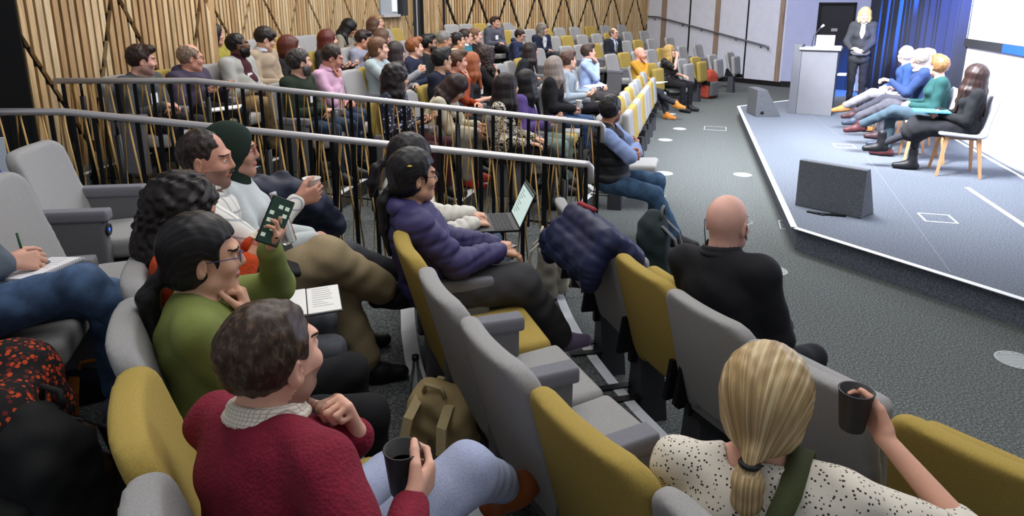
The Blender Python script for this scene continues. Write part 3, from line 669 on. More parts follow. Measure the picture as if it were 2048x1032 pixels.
wood_wall('wall_left', LV0, LV1, .6, WZ, None, .070, 1.14, .10, .60, 2.32, 1.35)
b = MB(); b.hexa([(-3.22, 7.43, 0), (-3.19, 7.53, 0), (-4.2, 7.43, 0), (-4.2, 7.53, 0), (-3.22, 7.43, WZ), (-3.19, 7.53, WZ), (-4.2, 7.43, WZ), (-4.2, 7.53, WZ)]); struct(b.build('wall_left_return', WOODS[3]))
def slab(name, P, Qp, z0, z1, m, o0=-.1, o1=0., parent=None, build=True):
    p, d, n, L_ = frame2(P, Qp); b = MB()
    def pt(s_, o, z): q = p+d*s_+n*o; return (q.x, q.y, z)
    b.hexa([pt(0, o0, z0), pt(L_, o0, z0), pt(0, o1, z0), pt(L_, o1, z0), pt(0, o0, z1), pt(L_, o0, z1), pt(0, o1, z1), pt(L_, o1, z1)])
    o = b.build(name, m, parent); return o if parent else struct(o)
# column between left and back walls, side panel, back wall
DKG = mat('34363c', 'plain', .6); DK2 = mat('0c0c0f', 'plain', .7)
def rayY(u, Y): a = (u-1024)/F_; zc = Y*_c+.35*_s; return a*zc
slab('trim_10', (rayY(818, 14.9), 14.9), (rayY(833, 14.9), 14.9), 0, WZ, DKG); slab('trim_11', (rayY(833, 14.88), 14.88), (rayY(836, 14.88), 14.88), 0, WZ, mat('b0b4ba', 'plain', .4), -.05, .01)
slab('trim_12', (rayY(836, 14.9), 14.9), (rayY(842, 14.9), 14.9), 0, WZ, DKG, -.1, .03); slab('trim_13', (rayY(842, 14.9), 14.9), (rayY(847, 14.9), 14.9), 0, WZ, DK2, -.1, .05)
wood_wall('wall_back_side', (rayY(847, 14.9), 14.9), (rayY(885, 15.6), 15.6), .6, WZ, None, .055, .9, .2, .9, 2.6, 1.2, .02)
slab('trim_14', (rayY(884, 15.62), 15.62), (rayY(889, 15.66), 15.66), 0, WZ, DK2, -.1, .04)
BW0 = (rayY(887, 15.9), 15.9); BW1 = (rayY(1297, 20.4), 20.4)
wood_wall('wall_back', BW0, BW1, .6, WZ, None, .075, .93, .02, .5, 2.25, 1.15, .075)
WW0 = BW1; WW1 = (6.62, 16.9)
WPAN = mat('c9cbd6', 'plain', .7)
slab('wall_right', WW0, WW1, 0, WZ, mat('c2c4d0', 'plainc', .75, amt=.04))
p_, d_, n_, L_ = frame2(WW0, WW1)
def wall_s(u):      # distance along the white wall of image column u
    a = (u-1024)/F_
    lo, hi = 0., L_
    for _ in range(40):
        m_ = (lo+hi)/2; q = p_+d_*m_
        if pr(q.x, q.y, 1.2)[0] < u: lo = m_
        else: hi = m_
    return lo
def vstrip(name, s0, s1, z0, z1, m, off): q0 = p_+d_*s0; q1 = p_+d_*s1; return slab(name, (q0.x, q0.y), (q1.x, q1.y), z0, z1, m, -.02, off)
OAK = mat('8d7868', 'wood', .6)
for i, u in enumerate((1327, 1433, 1561)): s0 = wall_s(u-4.5); vstrip('trim_%d' % (20+i), s0, wall_s(u+4.5), .12, WZ, OAK, .03)
for i, u in enumerate((1378, 1493)): s0 = wall_s(u-1.3); vstrip('trim_%d' % (24+i), s0, wall_s(u+1.3), .12, WZ, DK2, .012)
vstrip('baseboard_right', 0, L_, 0, .12, DK2, .02)
# stair rail along the white wall
hr = thing('wall_handrail', 'grey metal handrail sloping along the white panel wall', 'handrail')
def onw(u, z, off): q = p_+d_*wall_s(u)+n_*off; return (q.x, q.y, z)
b = MB(); b.tube([onw(1299, 1.63, .08), onw(1318, 1.62, .08), onw(1535, .98, .08), onw(1542, .96, .08), onw(1542, .88, .08)], .022, 10); b.build('rail', mat('77757c', 'plain', .35, .7), hr)
for u in (1311, 1367, 1405, 1475, 1526):
    z = 1.62-(u-1318)/217*.64 if u > 1318 else 1.62
    b = MB(); b.tube([onw(u, z-.01, .08), onw(u-1, z-.06, .05), onw(u-2, z-.07, .0)], .009, 6); b.tube([onw(u-2, z-.07, .0), onw(u-2, z-.07, .012)], .028, 10); b.build('bracket', mat('8a8890', 'plain', .35, .7), hr)
# wall beside the stage with a black door
BW = mat('a6aac6', 'plainc', .8, amt=.03)
D0 = WW1; D1 = (8.75, 15.7)
p2, d2, n2, L2 = frame2(D0, D1)
def sofu(u):
    lo, hi = 0., L2
    for _ in range(40):
        m_ = (lo+hi)/2; q = p2+d2*m_
        if pr(q.x, q.y, 1.2)[0] < u: lo = m_
        else: hi = m_
    return lo
def q2(s_): q = p2+d2*s_; return (q.x, q.y)
sa, sb = sofu(1631), sofu(1706)
slab('wall_stage', D0, q2(sa), .0, WZ, BW); slab('wall_stage', q2(sb), D1, .0, WZ, BW); slab('wall_stage', q2(sa), q2(sb), 2.02, WZ, BW)
slab('baseboard_stage', D0, q2(sa), 0, .14, DK2, -.02, .015)
dr = slab('door_2', q2(sa+.04), q2(sb-.04), .0, 1.98, mat('14121c', 'plain', .5), -.07, -.03)
for a_, c_, z0_, z1_ in ((sa, sa+.05, 0, 2.02), (sb-.05, sb, 0, 2.02), (sa, sb, 1.97, 2.02)): slab('door_frame', q2(a_), q2(c_), z0_, z1_, DK2, -.09, .02, dr)
b = MB(); q = p2+d2*((sa+sb)/2+.02)+n2*-.025
b.box((q.x-.11, q.y-.01, 1.36), (q.x+.11, q.y+.01, 1.43)); b.build('door_sign', mat('b8b8b0', 'plain', .5), dr)
b = MB(); q = p2+d2*(sa+.16)+n2*-.02; b.tube([(q.x, q.y, 1.0), (q.x, q.y, 1.12)], .012, 8); b.build('door_handle', STEEL, dr)
# curtain and screen wall along the right of the stage
CW0 = (7.95, 15.4); CW1 = (6.32, 9.55)
def curtain():
    p, d, n, L_ = frame2(CW0, CW1); nx = 460; b = MB(); vs = []; zs = [.2, 1.2, 2.6, 5.0]
    for i in range(nx+1):
        s_ = L_*i/nx; a = s_*2*PI/.30
        for j, z in enumerate(zs):
            k = 1-.15*j/3; o = .085*k*math.sin(a+.7*math.sin(a*.27))+.022*math.sin(a*.37+1)+.008*math.sin(a*2.1+z)
            q = p+d*(s_+.018*math.cos(a))+n*(o+.0); vs.append((q.x, q.y, z))
    m = len(zs); fs = [(i*m+j, (i+1)*m+j, (i+1)*m+j+1, i*m+j+1) for i in range(nx) for j in range(m-1)]
    b.add(vs, fs, 0, True); o = b.build('stage_curtain', mat('2c2f3c', 'fabric', .9)); md = o.modifiers.new('thick', 'SOLIDIFY'); md.thickness = .012
    return tag(o, 'tall black pleated stage curtain lit by blue light', 'curtain')
curtain()
SW0 = (6.30, 9.62); SW1 = (4.75, 4.2)
slab('wall_screen', SW0, SW1, .2, 1.418, mat('dfe2f0', 'plain', .8)); slab('wall_screen', (8.2, 15.6), (6.45, 9.6), .0, 5.1, DK2, -.3, -.25)
b0 = slab('projection_screen_border', SW0, SW1, 1.42, 1.53, mat('2a2b30', 'plain', .6), -.08, .03, st); b0.parent = None
tag(b0, 'black lower border of the bright projection screen above the stage', 'screen border')
scn = slab('projection_screen', SW0, SW1, 1.53, 5.0, mat('e8eefc', 'plain', .9, emit=.85), -.06, .01, st); scn.parent = None
tag(scn, 'bright white projection screen behind the panel', 'projection screen')
p, d, n, L_ = frame2(SW0, SW1)
q = p+d*1.35
slab('screen_caption', (q.x, q.y), (q.x+d.x*1.2, q.y+d.y*1.2), 1.425, 1.525, mat('1f4ec4', 'plain', .6, emit=.12), .031, .035, b0)
b = MB(); q0 = SW0; q1 = SW1
strip(b, [(SW0[0]-.03, SW0[1]), (SW1[0]-.03, SW1[1])], -.02, .2, .225); strip(b, [(SW0[0]-.12, SW0[1]), (SW1[0]-.12, SW1[1])], -.03, .2, .212); struct(b.build('trim_30', WHT))
# dark doorway at the left
LD0 = (-6.6, 4.75); LD1 = LW0
slab('wall_left_door', (-9, 4.2), (-4.9, 4.6+.35), 0, WZ, DK2)
dl_ = slab('door_1', (-5.4, 4.85), (-3.97, 5.32), .0, 2.02, mat('34384e', 'plain', .5), -.06, -.01)
slab('wall_left_door', (-5.4, 4.85), (-3.97, 5.32), 2.10, WZ, DK2, -.05, 0.01)
slab('door_frame', (-3.99, 5.31), (-3.79, 5.38), .0, WZ, mat('0a0a0c', 'plain', .6), -.1, .05, dl_)
slab('door_frame', (-5.4, 4.85), (-3.97, 5.32), 2.02, 2.10, mat('0a0a0c', 'plain', .6), -.08, .03, dl_)
for z in (1.85, 1.62): slab('hinge', (-4.03, 5.285), (-3.995, 5.297), z-.05, z+.05, STEEL, .0, .02, dl_)
b = MB(); p, d, n, L_ = frame2((-5.4, 4.85), (-3.97, 5.32)); q0 = p+d*.5+n*.05; q1 = p+d*1.22+n*.05
b.tube([(q0.x, q0.y, 1.93), (q1.x, q1.y, 1.93)], .018, 8); b.build('door_closer', DK2, dl_)
# light box / window recess high on the left wall
def onl(u, z, off):
    p, d, n, L_ = frame2(LV0, LV1); lo, hi = 0., L_
    for _ in range(40):
        m_ = (lo+hi)/2; q = p+d*m_
        if pr(q.x, q.y, 1.9)[0] < u: lo = m_
        else: hi = m_
    q = p+d*lo+n*off; return (q.x, q.y)
wn = slab('window_1', onl(757, 0, .02), onl(791, 0, .02), 1.78, 3.0, mat('9aa0a6', 'plain', .5), -.05, .03)
slab('window_pane', onl(779, 0, .05), onl(788, 0, .05), 1.84, 3.0, mat('dfe4ee', 'plain', .5, emit=.25), .0, .02, wn)
slab('window_sill', onl(757, 0, .05), onl(791, 0, .05), 1.74, 1.79, mat('b0aeb0', 'plain', .5), -.05, .06, wn)
slab('window_reveal', onl(791, 0, .04), onl(801, 0, .04), 1.76, 3.0, mat('2c2e34', 'plain', .6), -.05, .12, wn)
# ------------------------------------------------------------------ stair railings with bronze rods
def railing(label, x0, x1, x2, y, zr0, zr1, xe, drop):
    t = thing('stair_railing', label, 'railing', (0, 0, 0))
    def zr(x): return zr0 if x >= x0 else (zr0+(zr1-zr0)*(x0-x)/(x0-x1) if x > x1 else zr1)
    b = MB(); b.tube([(xe, y, zr0-drop), (xe, y, zr0-.02), (xe-.02, y, zr0), (x0-.02, y, zr(x0-.02)), (x1, y, zr1), (x2, y, zr1)], .024, 14, caps=True); b.build('handrail', STEEL, t)
    b = MB(); b.tube([(xe-.04, y, zr0-.89), (x1, y, zr1-.89+.1), (x2, y, zr1-.79)], .009, 6); b.build('bottom_rail', BLKM, t)
    x = xe-.03; i = 0; xs = []
    while x > x2: xs.append(x); x -= .142
    for i, x in enumerate(xs):
        b = MB(); z = zr(x)
        if i % 7 == 1: b.tube([(x, y, z-.97), (x, y, z-.12)], .021, 10); b.tube([(x, y, z-.12), (x, y, z-.02)], .010, 8); nm = 'post'
        else: b.box((x-.014, y-.005, z-.93), (x+.014, y+.005, z-.012)); nm = 'baluster'
        b.build(nm, BLKM, t)
    for i in range(len(xs)-1):
        a, c = xs[i], xs[i+1]; m_ = (a+c)/2; z = zr(m_)
        for s_, e in ((-1, c), (1, a)):
            b = MB(); xm = m_+s_*.052; b.tube([(m_+s_*.006, y+s_*.006, z-.02), (xm, y+s_*.006, z-.52), (m_+s_*.018, y+s_*.006, z-.90)], .0062, 6); b.build('rod', GOLD, t)
    return t
railing('nearer steel handrail with black balusters and bronze rods, behind the headscarf', .50, -2.95, -3.75, 4.47, .95, 1.305, .53, .13)
railing('farther steel handrail with black balusters and bronze rods, before the middle block', .70, -2.50, -3.62, 5.42, 1.06, 1.405, .73, .15)
# ------------------------------------------------------------------ auditorium chairs
def warpb(X, Y, Z):        # curved and leaned backrest
    return X, Y+.19+.27*(Z-.42)-.55*X*X, Z
def cushion_back(w=.232, z0=.40, z1=.90, t=.036, name='back'):
    F = Fld(); r = .07
    zc, hz_ = (z0+z1)/2, (z1-z0)/2
    F.box((0, 0, zc-.0), (w-.0, t, hz_), .034, None, .01)
    return F
def mk_back(h):
    F = Fld(); zc = .65
    # rounded-corner panel from a swept frame: corners are round in front view
    r = .075
    for x in (-1, 1):
        F.cap((x*(.232-r), 0, .90-r), (x*(.235-r), 0, .42), r, r, .01)
    F.box((0, 0, .655), (.232-r+.01, .2, .245), .01, None, .004); F.box((0, 0, .52), (.230, .2, .13), .03, None, .01)
    F.box((0, .22, .65), (.5, .184, .5), .002, None, .022, -1); F.box((0, -.22, .65), (.5, .184, .5), .002, None, .022, -1)
    return F.mesh('seat_back', h, None, warpb, None, .0, (-.27, -.42, .34), (.27, -.05, .96))
def mk_seat(h, up=False):
    F = Fld()
    if up: F.box((0, -.115, .60), (.205, .045, .215), .04, rotx(.12), .01)
    else: F.box((0, .050, .385), (.208, .235, .055), .030, rotx(.06), .01)
    return F.mesh('seat_pad', h, None, None)
BK = {0: mk_back(.011), 1: mk_back(.02)}; SD = {0: mk_seat(.011), 1: mk_seat(.02)}; SU = {0: mk_seat(.011, True), 1: mk_seat(.02, True)}
MESH = {}
def cm(kind, q, col):
    key = (kind, q, col)
    if key not in MESH:
        me = {'b': BK, 's': SD, 'u': SU}[kind][q].copy(); me.materials.clear(); me.materials.append(YEL if col == 'y' else GREY); MESH[key] = me
    return MESH[key]
def once(key, fn):
    if key not in MESH:
        o = fn(); MESH[key] = o.data; bpy.data.objects.remove(o)
    return MESH[key]
def f_arm(s_):
    def g():
        F = Fld(); x = s_*.2375; F.box((x, -.045, .355), (.034, .155, .235), .008, None, .004); return link('a', F.mesh('arm', .012), None, [GARM])
    return g
def f_pad(s_):
    def g():
        F = Fld(); x = s_*.2375; F.box((x, -.04, .585), (.040, .172, .032), .010, None, .004); return link('a', F.mesh('pad', .0105), None, [mat('72727a', 'fabric', .95, amt=.12)])
    return g
def f_ped(): b = MB(); b.hexa([(-.085, -.17, 0), (.085, -.17, 0), (-.085, -.03, 0), (.085, -.03, 0), (-.05, -.17, .36), (.05, -.17, .36), (-.05, -.05, .36), (.05, -.05, .36)]); return b.build('p', [mat('3c3d42', 'plain', .6)])
def f_foot(): b = MB(); b.box((-.075, -.34, .134), (-.035, -.16, .142)); b.box((.035, -.34, .134), (.075, -.16, .142)); return b.build('p', [BLK])
def f_brk(): b = MB(); b.hexa([(-.012, -.27, .36), (.012, -.27, .36), (-.012, -.06, .36), (.012, -.06, .36), (-.010, -.245, .54), (.010, -.245, .54), (-.010, -.20, .54), (.010, -.20, .54)]); b.box((-.015, -.2, .30), (.015, -.02, .38)); return b.build('p', [BLK])
def f_under(): b = MB(); b.box((-.20, -.18, .30), (.20, .20, .335)); return b.build('p', [BLK])
def f_leg(): b = MB(); b.box((-.02, -.03, 0), (.02, .03, .30)); b.box((-.10, -.12, 0), (.10, .12, .012)); return b.build('p', [BLK])
def f_sock(): b = MB(); b.lathe([(.0, 0), (.026, 0), (.030, .003), (.030, .008), (.018, .008), (.016, .004), (0, .004)], n=18, T=Matrix.Rotation(-PI/2, 4, 'X')); return b.build('p', [mat('15151a', 'plain', .4)])
def f_sockl(): b = MB(); b.lathe([(.0, .004), (.011, .005), (.0, .007)], n=12, T=Matrix.Rotation(-PI/2, 4, 'X')); return b.build('p', [mat('2a5cd0', 'plain', .4, emit=1.2)])
def chair(x, y, n, z, col='g', arms=True, up=False, label='', q=1, group='auditorium seats', left_arm=False, socket=False, top=True):
    """x, y = top centre of the backrest when top is True"""
    if top: x, y = x+.30*n[0], y+.30*n[1]
    t = thing('auditorium_chair', label, 'chair', (x, y, z), math.atan2(-n[0], n[1]), group)
    def part(nm, me, loc=None):
        o = bpy.data.objects.new(nm, me); C.objects.link(o); o.parent = t
        if loc: o.location = loc
        return o
    part('backrest', cm('b', q, col)); part('seat', cm('u' if up else 's', q, col))
    if arms:
        ap = part('armrest', once('armR', f_arm(1))); part('arm_pad', once('padR', f_pad(1)))
        if left_arm: part('armrest', once('armL', f_arm(-1))); part('arm_pad', once('padL', f_pad(-1)))
        if not up: part('seat_base', once('under', f_under)); part('leg', once('leg', f_leg))
        if socket: part('power_socket', once('sock', f_sock), (.2375, .112, .51)); part('socket_light', once('sockl', f_sockl), (.2375, .114, .51))
    else:
        part('pedestal', once('ped', f_ped), (.2375, 0, 0)); part('foot_plate', once('foot', f_foot), (.2375, 0, 0)); part('bracket', once('brk', f_brk), (.2375, 0, 0))
        part('bracket', once('brk', f_brk), (-.2375, 0, 0))
        if not up: part('seat_base', once('under', f_under))
    return t
# ------------------------------------------------------------------ chairs of the near block
CN = {'g': 'grey', 'y': 'yellow'}
near1 = [((.31, 3.68), 'g', 'grey front row chair half covered by a navy padded jacket, nearest the handrail'), ((.42, 3.22), 'g', 'grey front row chair with the navy quilted jacket over its back'),
         ((.565, 2.76), 'y', 'yellow tip-up chair in the front row, left of the bald man'), ((.725, 2.365), 'g', 'grey front row chair under the bald man in a black suit'),
         ((.92, 1.95), 'g', 'grey tip-up chair in the front row, before the blonde woman'), ((1.20, 1.52), 'y', 'yellow tip-up chair in the bottom right corner of the photo')]
for i, ((x, y), c_, lb) in enumerate(near1): chair(x, y, nnear(x, y), 0, c_, False, i != 3, lb, 0, 'tip-up seats of the front row')
near2 = [((-.65, 3.62), 'g', 'grey chair under the woman in a white coat with a laptop'), ((-.565, 3.16), 'g', 'grey chair under the woman in a purple padded jacket'), ((-.44, 2.71), 'y', 'yellow chair just behind the purple jacket, with a cup on its seat edge'),
         ((-.26, 2.27), 'g', 'empty grey armchair behind the yellow seat, above the khaki backpack'), ((-.06, 1.85), 'g', 'empty grey armchair beside the khaki backpack'), ((.17, 1.44), 'y', 'big yellow armchair seen from behind at the bottom centre'),
         ((.43, 1.06), 'g', 'grey chair under the blonde woman with a ponytail')]
for i, ((x, y), c_, lb) in enumerate(near2): chair(x, y, nnear(x, y), tz(2), c_, True, False, lb, 0, 'armchairs of the second row')
near3 = [((-1.42, 2.98), 'g', 'grey chair under the woman in a dark green headscarf'), ((-1.36, 2.55), 'g', 'grey chair under the man with a white check shirt'), ((-1.24, 2.13), 'g', 'grey chair under the woman in an orange sweater'), ((-1.05, 1.71), 'g', 'grey chair under the woman in a green sweater'),
         ((-.82, 1.31), 'y', 'yellow chair between the green sweater and the maroon sweater'), ((-.585, .93), 'g', 'grey chair under the man in a maroon sweater')]
for i, ((x, y), c_, lb) in enumerate(near3): chair(x, y, nnear(x, y), tz(3), c_, True, False, lb, 0, 'armchairs of the third row')
near4 = [(at(62, 292, tz(4)+.9), 'g', 'empty grey armchair at the left, nearest the handrail, with a round socket'), (at(-25, 362, tz(4)+.9), 'g', 'empty grey armchair cut by the left edge of the photo'), ((-2.20, 2.20), 'g', 'grey chair under the person in blue jeans'), ((-2.13, 1.58), 'g', 'grey chair under the person in a floral skirt')]
for i, ((x, y), c_, lb) in enumerate(near4): n = nnear(x, y); chair(x, y, n, tz(4), c_, i < 2, False, lb, 0, 'armchairs of the fourth row', left_arm=i == 0, socket=i < 2)
# ------------------------------------------------------------------ chairs of the middle and far block, found on their row by image column
def rowpt(blk, k, u, fwd=0., z=.9):
    B0, D, N = (MB0, MD, MN) if blk == 'm' else (FB0, FD_, FN); q = .93*(k-1)-fwd
    bx, by = B0[0]-N[0]*q, B0[1]-N[1]*q; lo, hi = (-2.6, 9.5) if blk == 'm' else (-6.5, 3.)
    for _ in range(50):
        m_ = (lo+hi)/2
        if pr(bx+D[0]*m_, by+D[1]*m_, tz(k)+z)[0] < u: lo = m_
        else: hi = m_
    return (bx+D[0]*lo, by+D[1]*lo)
ORD = ['first', 'second', 'third', 'fourth', 'fifth', 'sixth', 'seventh', 'eighth', 'ninth', 'tenth', 'eleventh', 'twelfth', 'thirteenth', 'fourteenth', 'fifteenth']
RN = {1: 'front', 2: 'second', 3: 'third', 4: 'fourth', 5: 'fifth', 6: 'sixth', 7: 'back'}
def seats(blk, k, items):
    for i, it in enumerate(items):
        u, c_ = it[0], it[1]; occ = it[2] if len(it) > 2 else None; x, y = rowpt(blk, k, u)
        B_ = 'middle' if blk == 'm' else 'far'; row = RN[k]+' row, '+B_+' block' if not (blk == 'f' and k == 6) else 'back row, far block'
        lb = '%s seat under the %s, %s' % (CN[c_], occ, row) if occ else 'empty %s seat, %s from the left in the %s' % (CN[c_], ORD[i], row)
        if k == 1 and not occ: lb = lb.replace('seat', 'tip-up seat', 1)
        chair(x, y, MN if blk == 'm' else FN, tz(k), c_, k > 1, k == 1 and not occ, lb, 1, 'seats of the '+row, left_arm=i == 0)
seats('m', 1, [(1203, 'g', 'man in a black padded vest'), (1227, 'g'), (1237, 'y'), (1247, 'g'), (1256, 'y'), (1264, 'g'), (1271, 'g'), (1278, 'y'), (1285, 'g')])
seats('m', 2, [(985, 'g', 'woman in a black and white blouse'), (1020, 'g', 'woman in a purple top'), (1048, 'y'), (1070, 'g'), (1090, 'g', 'grey-haired woman in a black blazer'), (1108, 'g', 'young man in a grey sweater'), (1126, 'y'), (1142, 'g'), (1157, 'g', 'man in a light blue shirt')])
seats('m', 3, [(754, 'y', 'woman in a patterned navy blouse'), (806, 'g', 'woman in a cream cardigan'), (852, 'y', 'man in a navy sweater'), (885, 'g', 'man in a rust jacket'), (915, 'g', 'red-haired woman in black'), (944, 'g', 'curly-haired woman in black'), (972, 'y'), (996, 'g'), (1016, 'g'), (1036, 'y', 'woman in a dark green top'), (1056, 'g', 'man in a navy hooded top')])
seats('m', 4, [(560, 'g', 'man in a dark green sweater'), (633, 'g', 'man in a pink shirt'), (697, 'g'), (733, 'y', 'woman in a pale blue sweater'), (772, 'g', 'woman drinking from a white cup'), (808, 'g', 'ginger-haired young man'), (838, 'g', 'bearded man in a black shirt'), (868, 'g', 'grey-haired man in yellow'), (896, 'y', 'dark-haired woman in a white top'), (919, 'g', 'man in a teal sweater'), (941, 'g', 'woman with hair in a bun'), (961, 'g')])
seats('m', 5, [(240, 'g', 'man in a grey sweater'), (327, 'y'), (367, 'g', 'man in a purple hoodie'), (420, 'g'), (473, 'g', 'man in a pale grey blazer'), (534, 'g', 'young man in a beige sweater'), (583, 'g', 'woman with a dark red bob'), (634, 'y'), (668, 'g', 'woman with long red hair'), (697, 'g'), (722, 'g', 'dark-haired man in a lilac shirt'), (751, 'g', 'brown-haired person turned away'), (782, 'y'), (811, 'g'), (838, 'y')])
seats('m', 6, [(452, 'y', 'person half hidden at the wall corner'), (503, 'g'), (545, 'y'), (585, 'g'), (615, 'g'), (642, 'y'), (675, 'g', 'woman with black hair in a vest'), (707, 'y'), (736, 'g', 'blonde person at the wall'), (768, 'g'), (789, 'y')])
seats('f', 1, [(1268, 'g', 'bald man in a mustard top'), (1300, 'y'), (1325, 'g', 'woman drinking in a black blouse'), (1362, 'g'), (1389, 'y'), (1423, 'g'), (1458, 'g')])
seats('f', 2, [(1220, 'g'), (1246, 'y'), (1272, 'g'), (1300, 'g'), (1322, 'y'), (1342, 'g'), (1362, 'g'), (1394, 'g')])
seats('f', 3, [(1072, 'g', 'long-haired man in a navy blazer'), (1130, 'g'), (1158, 'g'), (1188, 'y'), (1210, 'g', 'man in a dark suit and tie'), (1250, 'g'), (1274, 'y'), (1301, 'g'), (1337, 'g')])
seats('f', 4, [(1078, 'g'), (1106, 'g'), (1132, 'y'), (1162, 'g'), (1191, 'g'), (1216, 'y'), (1253, 'g'), (1286, 'g')])
seats('f', 5, [(971, 'g', 'man in a grey hooded jacket'), (1008, 'y'), (1030, 'g'), (1057, 'g'), (1090, 'y'), (1117, 'g'), (1147, 'g'), (1178, 'y'), (1208, 'g'), (1241, 'g')])
seats('f', 6, [(901, 'g'), (930, 'g'), (958, 'y'), (985, 'g'), (1016, 'g'), (1045, 'y'), (1074, 'g'), (1105, 'g'), (1136, 'y'), (1168, 'g')])
# ------------------------------------------------------------------ small held and lying things
def Tm(loc, f=None, up=(0, 0, 1)):
    """matrix with local Y along f and local Z along up"""
    f = Vector(f or (0, 1, 0)).normalized(); up = Vector(up); x = f.cross(up).normalized(); z = x.cross(f)
    return Matrix(((x.x, f.x, z.x, loc[0]), (x.y, f.y, z.y, loc[1]), (x.z, f.z, z.z, loc[2]), (0, 0, 0, 1)))
def placed(nm, label, cat, T, group=None):
    t = thing(nm, label, cat, (0, 0, 0), 0, group); t.matrix_world = T; return t
def cup(T, col, label, h=.095, r=.040, inside='2a2422', lid=None, group=None):
    t = placed('cup', label, 'cup', T, group)
    b = MB(); b.lathe([(0, 0), (r*.70, 0), (r*.74, .004), (r, h-.003), (r+.002, h), (r-.002, h), (r*.72, .008), (0, .008)], n=28); b.build('cup_wall', mat(col, 'plain', .45), t)
    if lid: b = MB(); b.lathe([(0, h-.002), (r+.004, h-.002), (r+.004, h+.008), (r-.004, h+.012), (r-.006, h+.018), (0, h+.018)], n=24); b.build('lid', mat(lid, 'plain', .5), t)
    else: b = MB(); b.lathe([(0, h*.62), (r*.86, h*.62)], n=24); b.build('drink', mat(inside, 'plain', .15), t)
    return t
def bottle(T, label, h=.24, r=.032, cap='1a1a1a', group=None):
    t = placed('bottle', label, 'bottle', T, group); g = mat('c8d2d4', 'plain', .05, trans=.92, spec=.5)
    b = MB(); b.lathe([(0, 0), (r*.9, 0), (r, .006), (r, h*.45), (r*.8, h*.60), (r*.45, h*.80), (r*.38, h*.93), (r*.38, h*.95), (0, h*.95)], n=22); b.build('glass', g, t)
    b = MB(); b.lathe([(0, h*.93), (r*.46, h*.93), (r*.46, h), (0, h)], n=16); b.build('cap', mat(cap, 'plain', .4, 0), t); return t
def notebook(T, label, w=.15, d=.21, col='e8e8ea', cover='202022', spiral=False, open_=False, cat='notebook', marks=False, nm='notebook'):
    t = placed(nm, label, cat, T)
    b = MB(); W = w if not open_ else w*2
    b.box((-W/2-.003, -d/2-.003, 0), (W/2+.003, d/2+.003, .003)); b.build('cover', mat(cover, 'plain', .6), t)
    b = MB()
    if open_: b.box((-W/2, -d/2, .003), (-.002, d/2, .012)); b.box((.002, -d/2, .003), (W/2, d/2, .010))
    else: b.box((-W/2, -d/2, .003), (W/2, d/2, .011))
    b.build('pages', mat(col, 'plain', .8), t, .002)
    if spiral:
        b = MB()
        for i in range(22): y = -d/2+.01+i*(d-.02)/21; b.tube([(W/2-.004, y, .012), (W/2+.004, y, .015), (W/2+.007, y, .006), (W/2+.003, y, -.001)], .0011, 5)
        b.build('wire_binding', mat('707074', 'plain', .3, .6), t)
    if marks:
        b = MB(); rn = random.Random(5)
        for i in range(9): y = d*.4-i*d*.085; x0 = .02 if open_ else -W*.4; b.box((x0, y, .0112), (x0+rn.uniform(.4, .8)*w*.8, y+.0012, .0116))
        b.build('handwriting', mat('8a8a90', 'plain', .8), t)
    return t
def phone(T, label, screen='20342c', marks=True):
    t = placed('phone', label, 'phone', T)
    b = MB(); b.box((-.037, -.076, 0), (.037, .076, .008)); b.build('case', mat('101014', 'plain', .3), t, .004)
    b = MB(); b.box((-.034, -.072, .008), (.034, .072, .0088)); b.build('screen', mat(screen, 'plain', .2, emit=.3), t)
    if marks:
        b = MB()
        for i in range(5):
            for j in (-1, 0, 1):
                if (i+j) % 3: b.box((j*.021-.008, -.055+i*.024, .0088), (j*.021+.006, -.043+i*.024, .0092))
        b.build('screen_tiles', mat('b8c8b8', 'plain', .3, emit=.35), t)
    return t
def grip_T(X, k, fwd=0., off=.020, tilt=(0, 0, 1), h=.05, side=0.):
    """a matrix that stands an upright thing in a hand's grip"""
    g, f, p, t_ = X['AR'][k]['grip']; q = np.asarray(g)+np.asarray(p)*off+np.asarray(f)*fwd+np.asarray(t_)*side
    w_ = Vector(X['W'](q)); up = Vector(tilt).normalized(); return Tm(w_-up*h, (0, 1, 0) if abs(up.y) < .9 else (1, 0, 0), up)
def pen(T, col, label, L=.14):
    t = placed('pen', label, 'pen', T); b = MB(); b.tube([(0, 0, .012), (0, 0, L)], .0042, 8); b.build('barrel', mat(col, 'plain', .4), t); b = MB(); b.tube([(0, 0, 0), (0, 0, .012)], [.001, .004], 8); b.build('tip', mat('999999', 'plain', .3, .8), t); return t
# ------------------------------------------------------------------ people of the near block
FB = lambda c, **k: mat(c, 'fabric', .9, **k)
def wcs(X, p): return X['W'](A3(*p))
nM = (.62, .78)
X = person('man in a maroon sweater seen from behind, holding a cup, one hand at his chin', nM, (-.495, 1.275), 1.415, tz(3), 0, 'm', 'd6a590', ('short', '35271e', '', '604a3a'), hip=(-.46, 1.13), wide=1.22, stub='9c7868', hvol=-.002,
    handL=None, handR=None, arms=dict(L=dict(at=(.045, .18, .84), f=(-.25, -.25, 1), p=(-.2, -1, -.1), pose='fist', pole=(-.5, .4, -1)), R=dict(at=(.215, .17, .755), f=(-.25, .9, .15), p=(-.95, -.25, .1), pose='grip', pole=(.9, -.4, -.5))),
    top=dict(kind='sweater', m=mat('74162c', 'knit', .9), collar=mat('e2dacb', 'check', .8, col2='b0a498', scale=42, t=.88)), legs=dict(L=dict(at=(-.12, .44, .09), t=(-.1, 1, 0)), R=dict(at=(.04, .68, .40), t=(.1, .9, -.1), pole=(.5, .4, 1))),
    bottom=dict(m=FB('9aa2be'), w=.006), shoes='8a4a26')
Xm = X
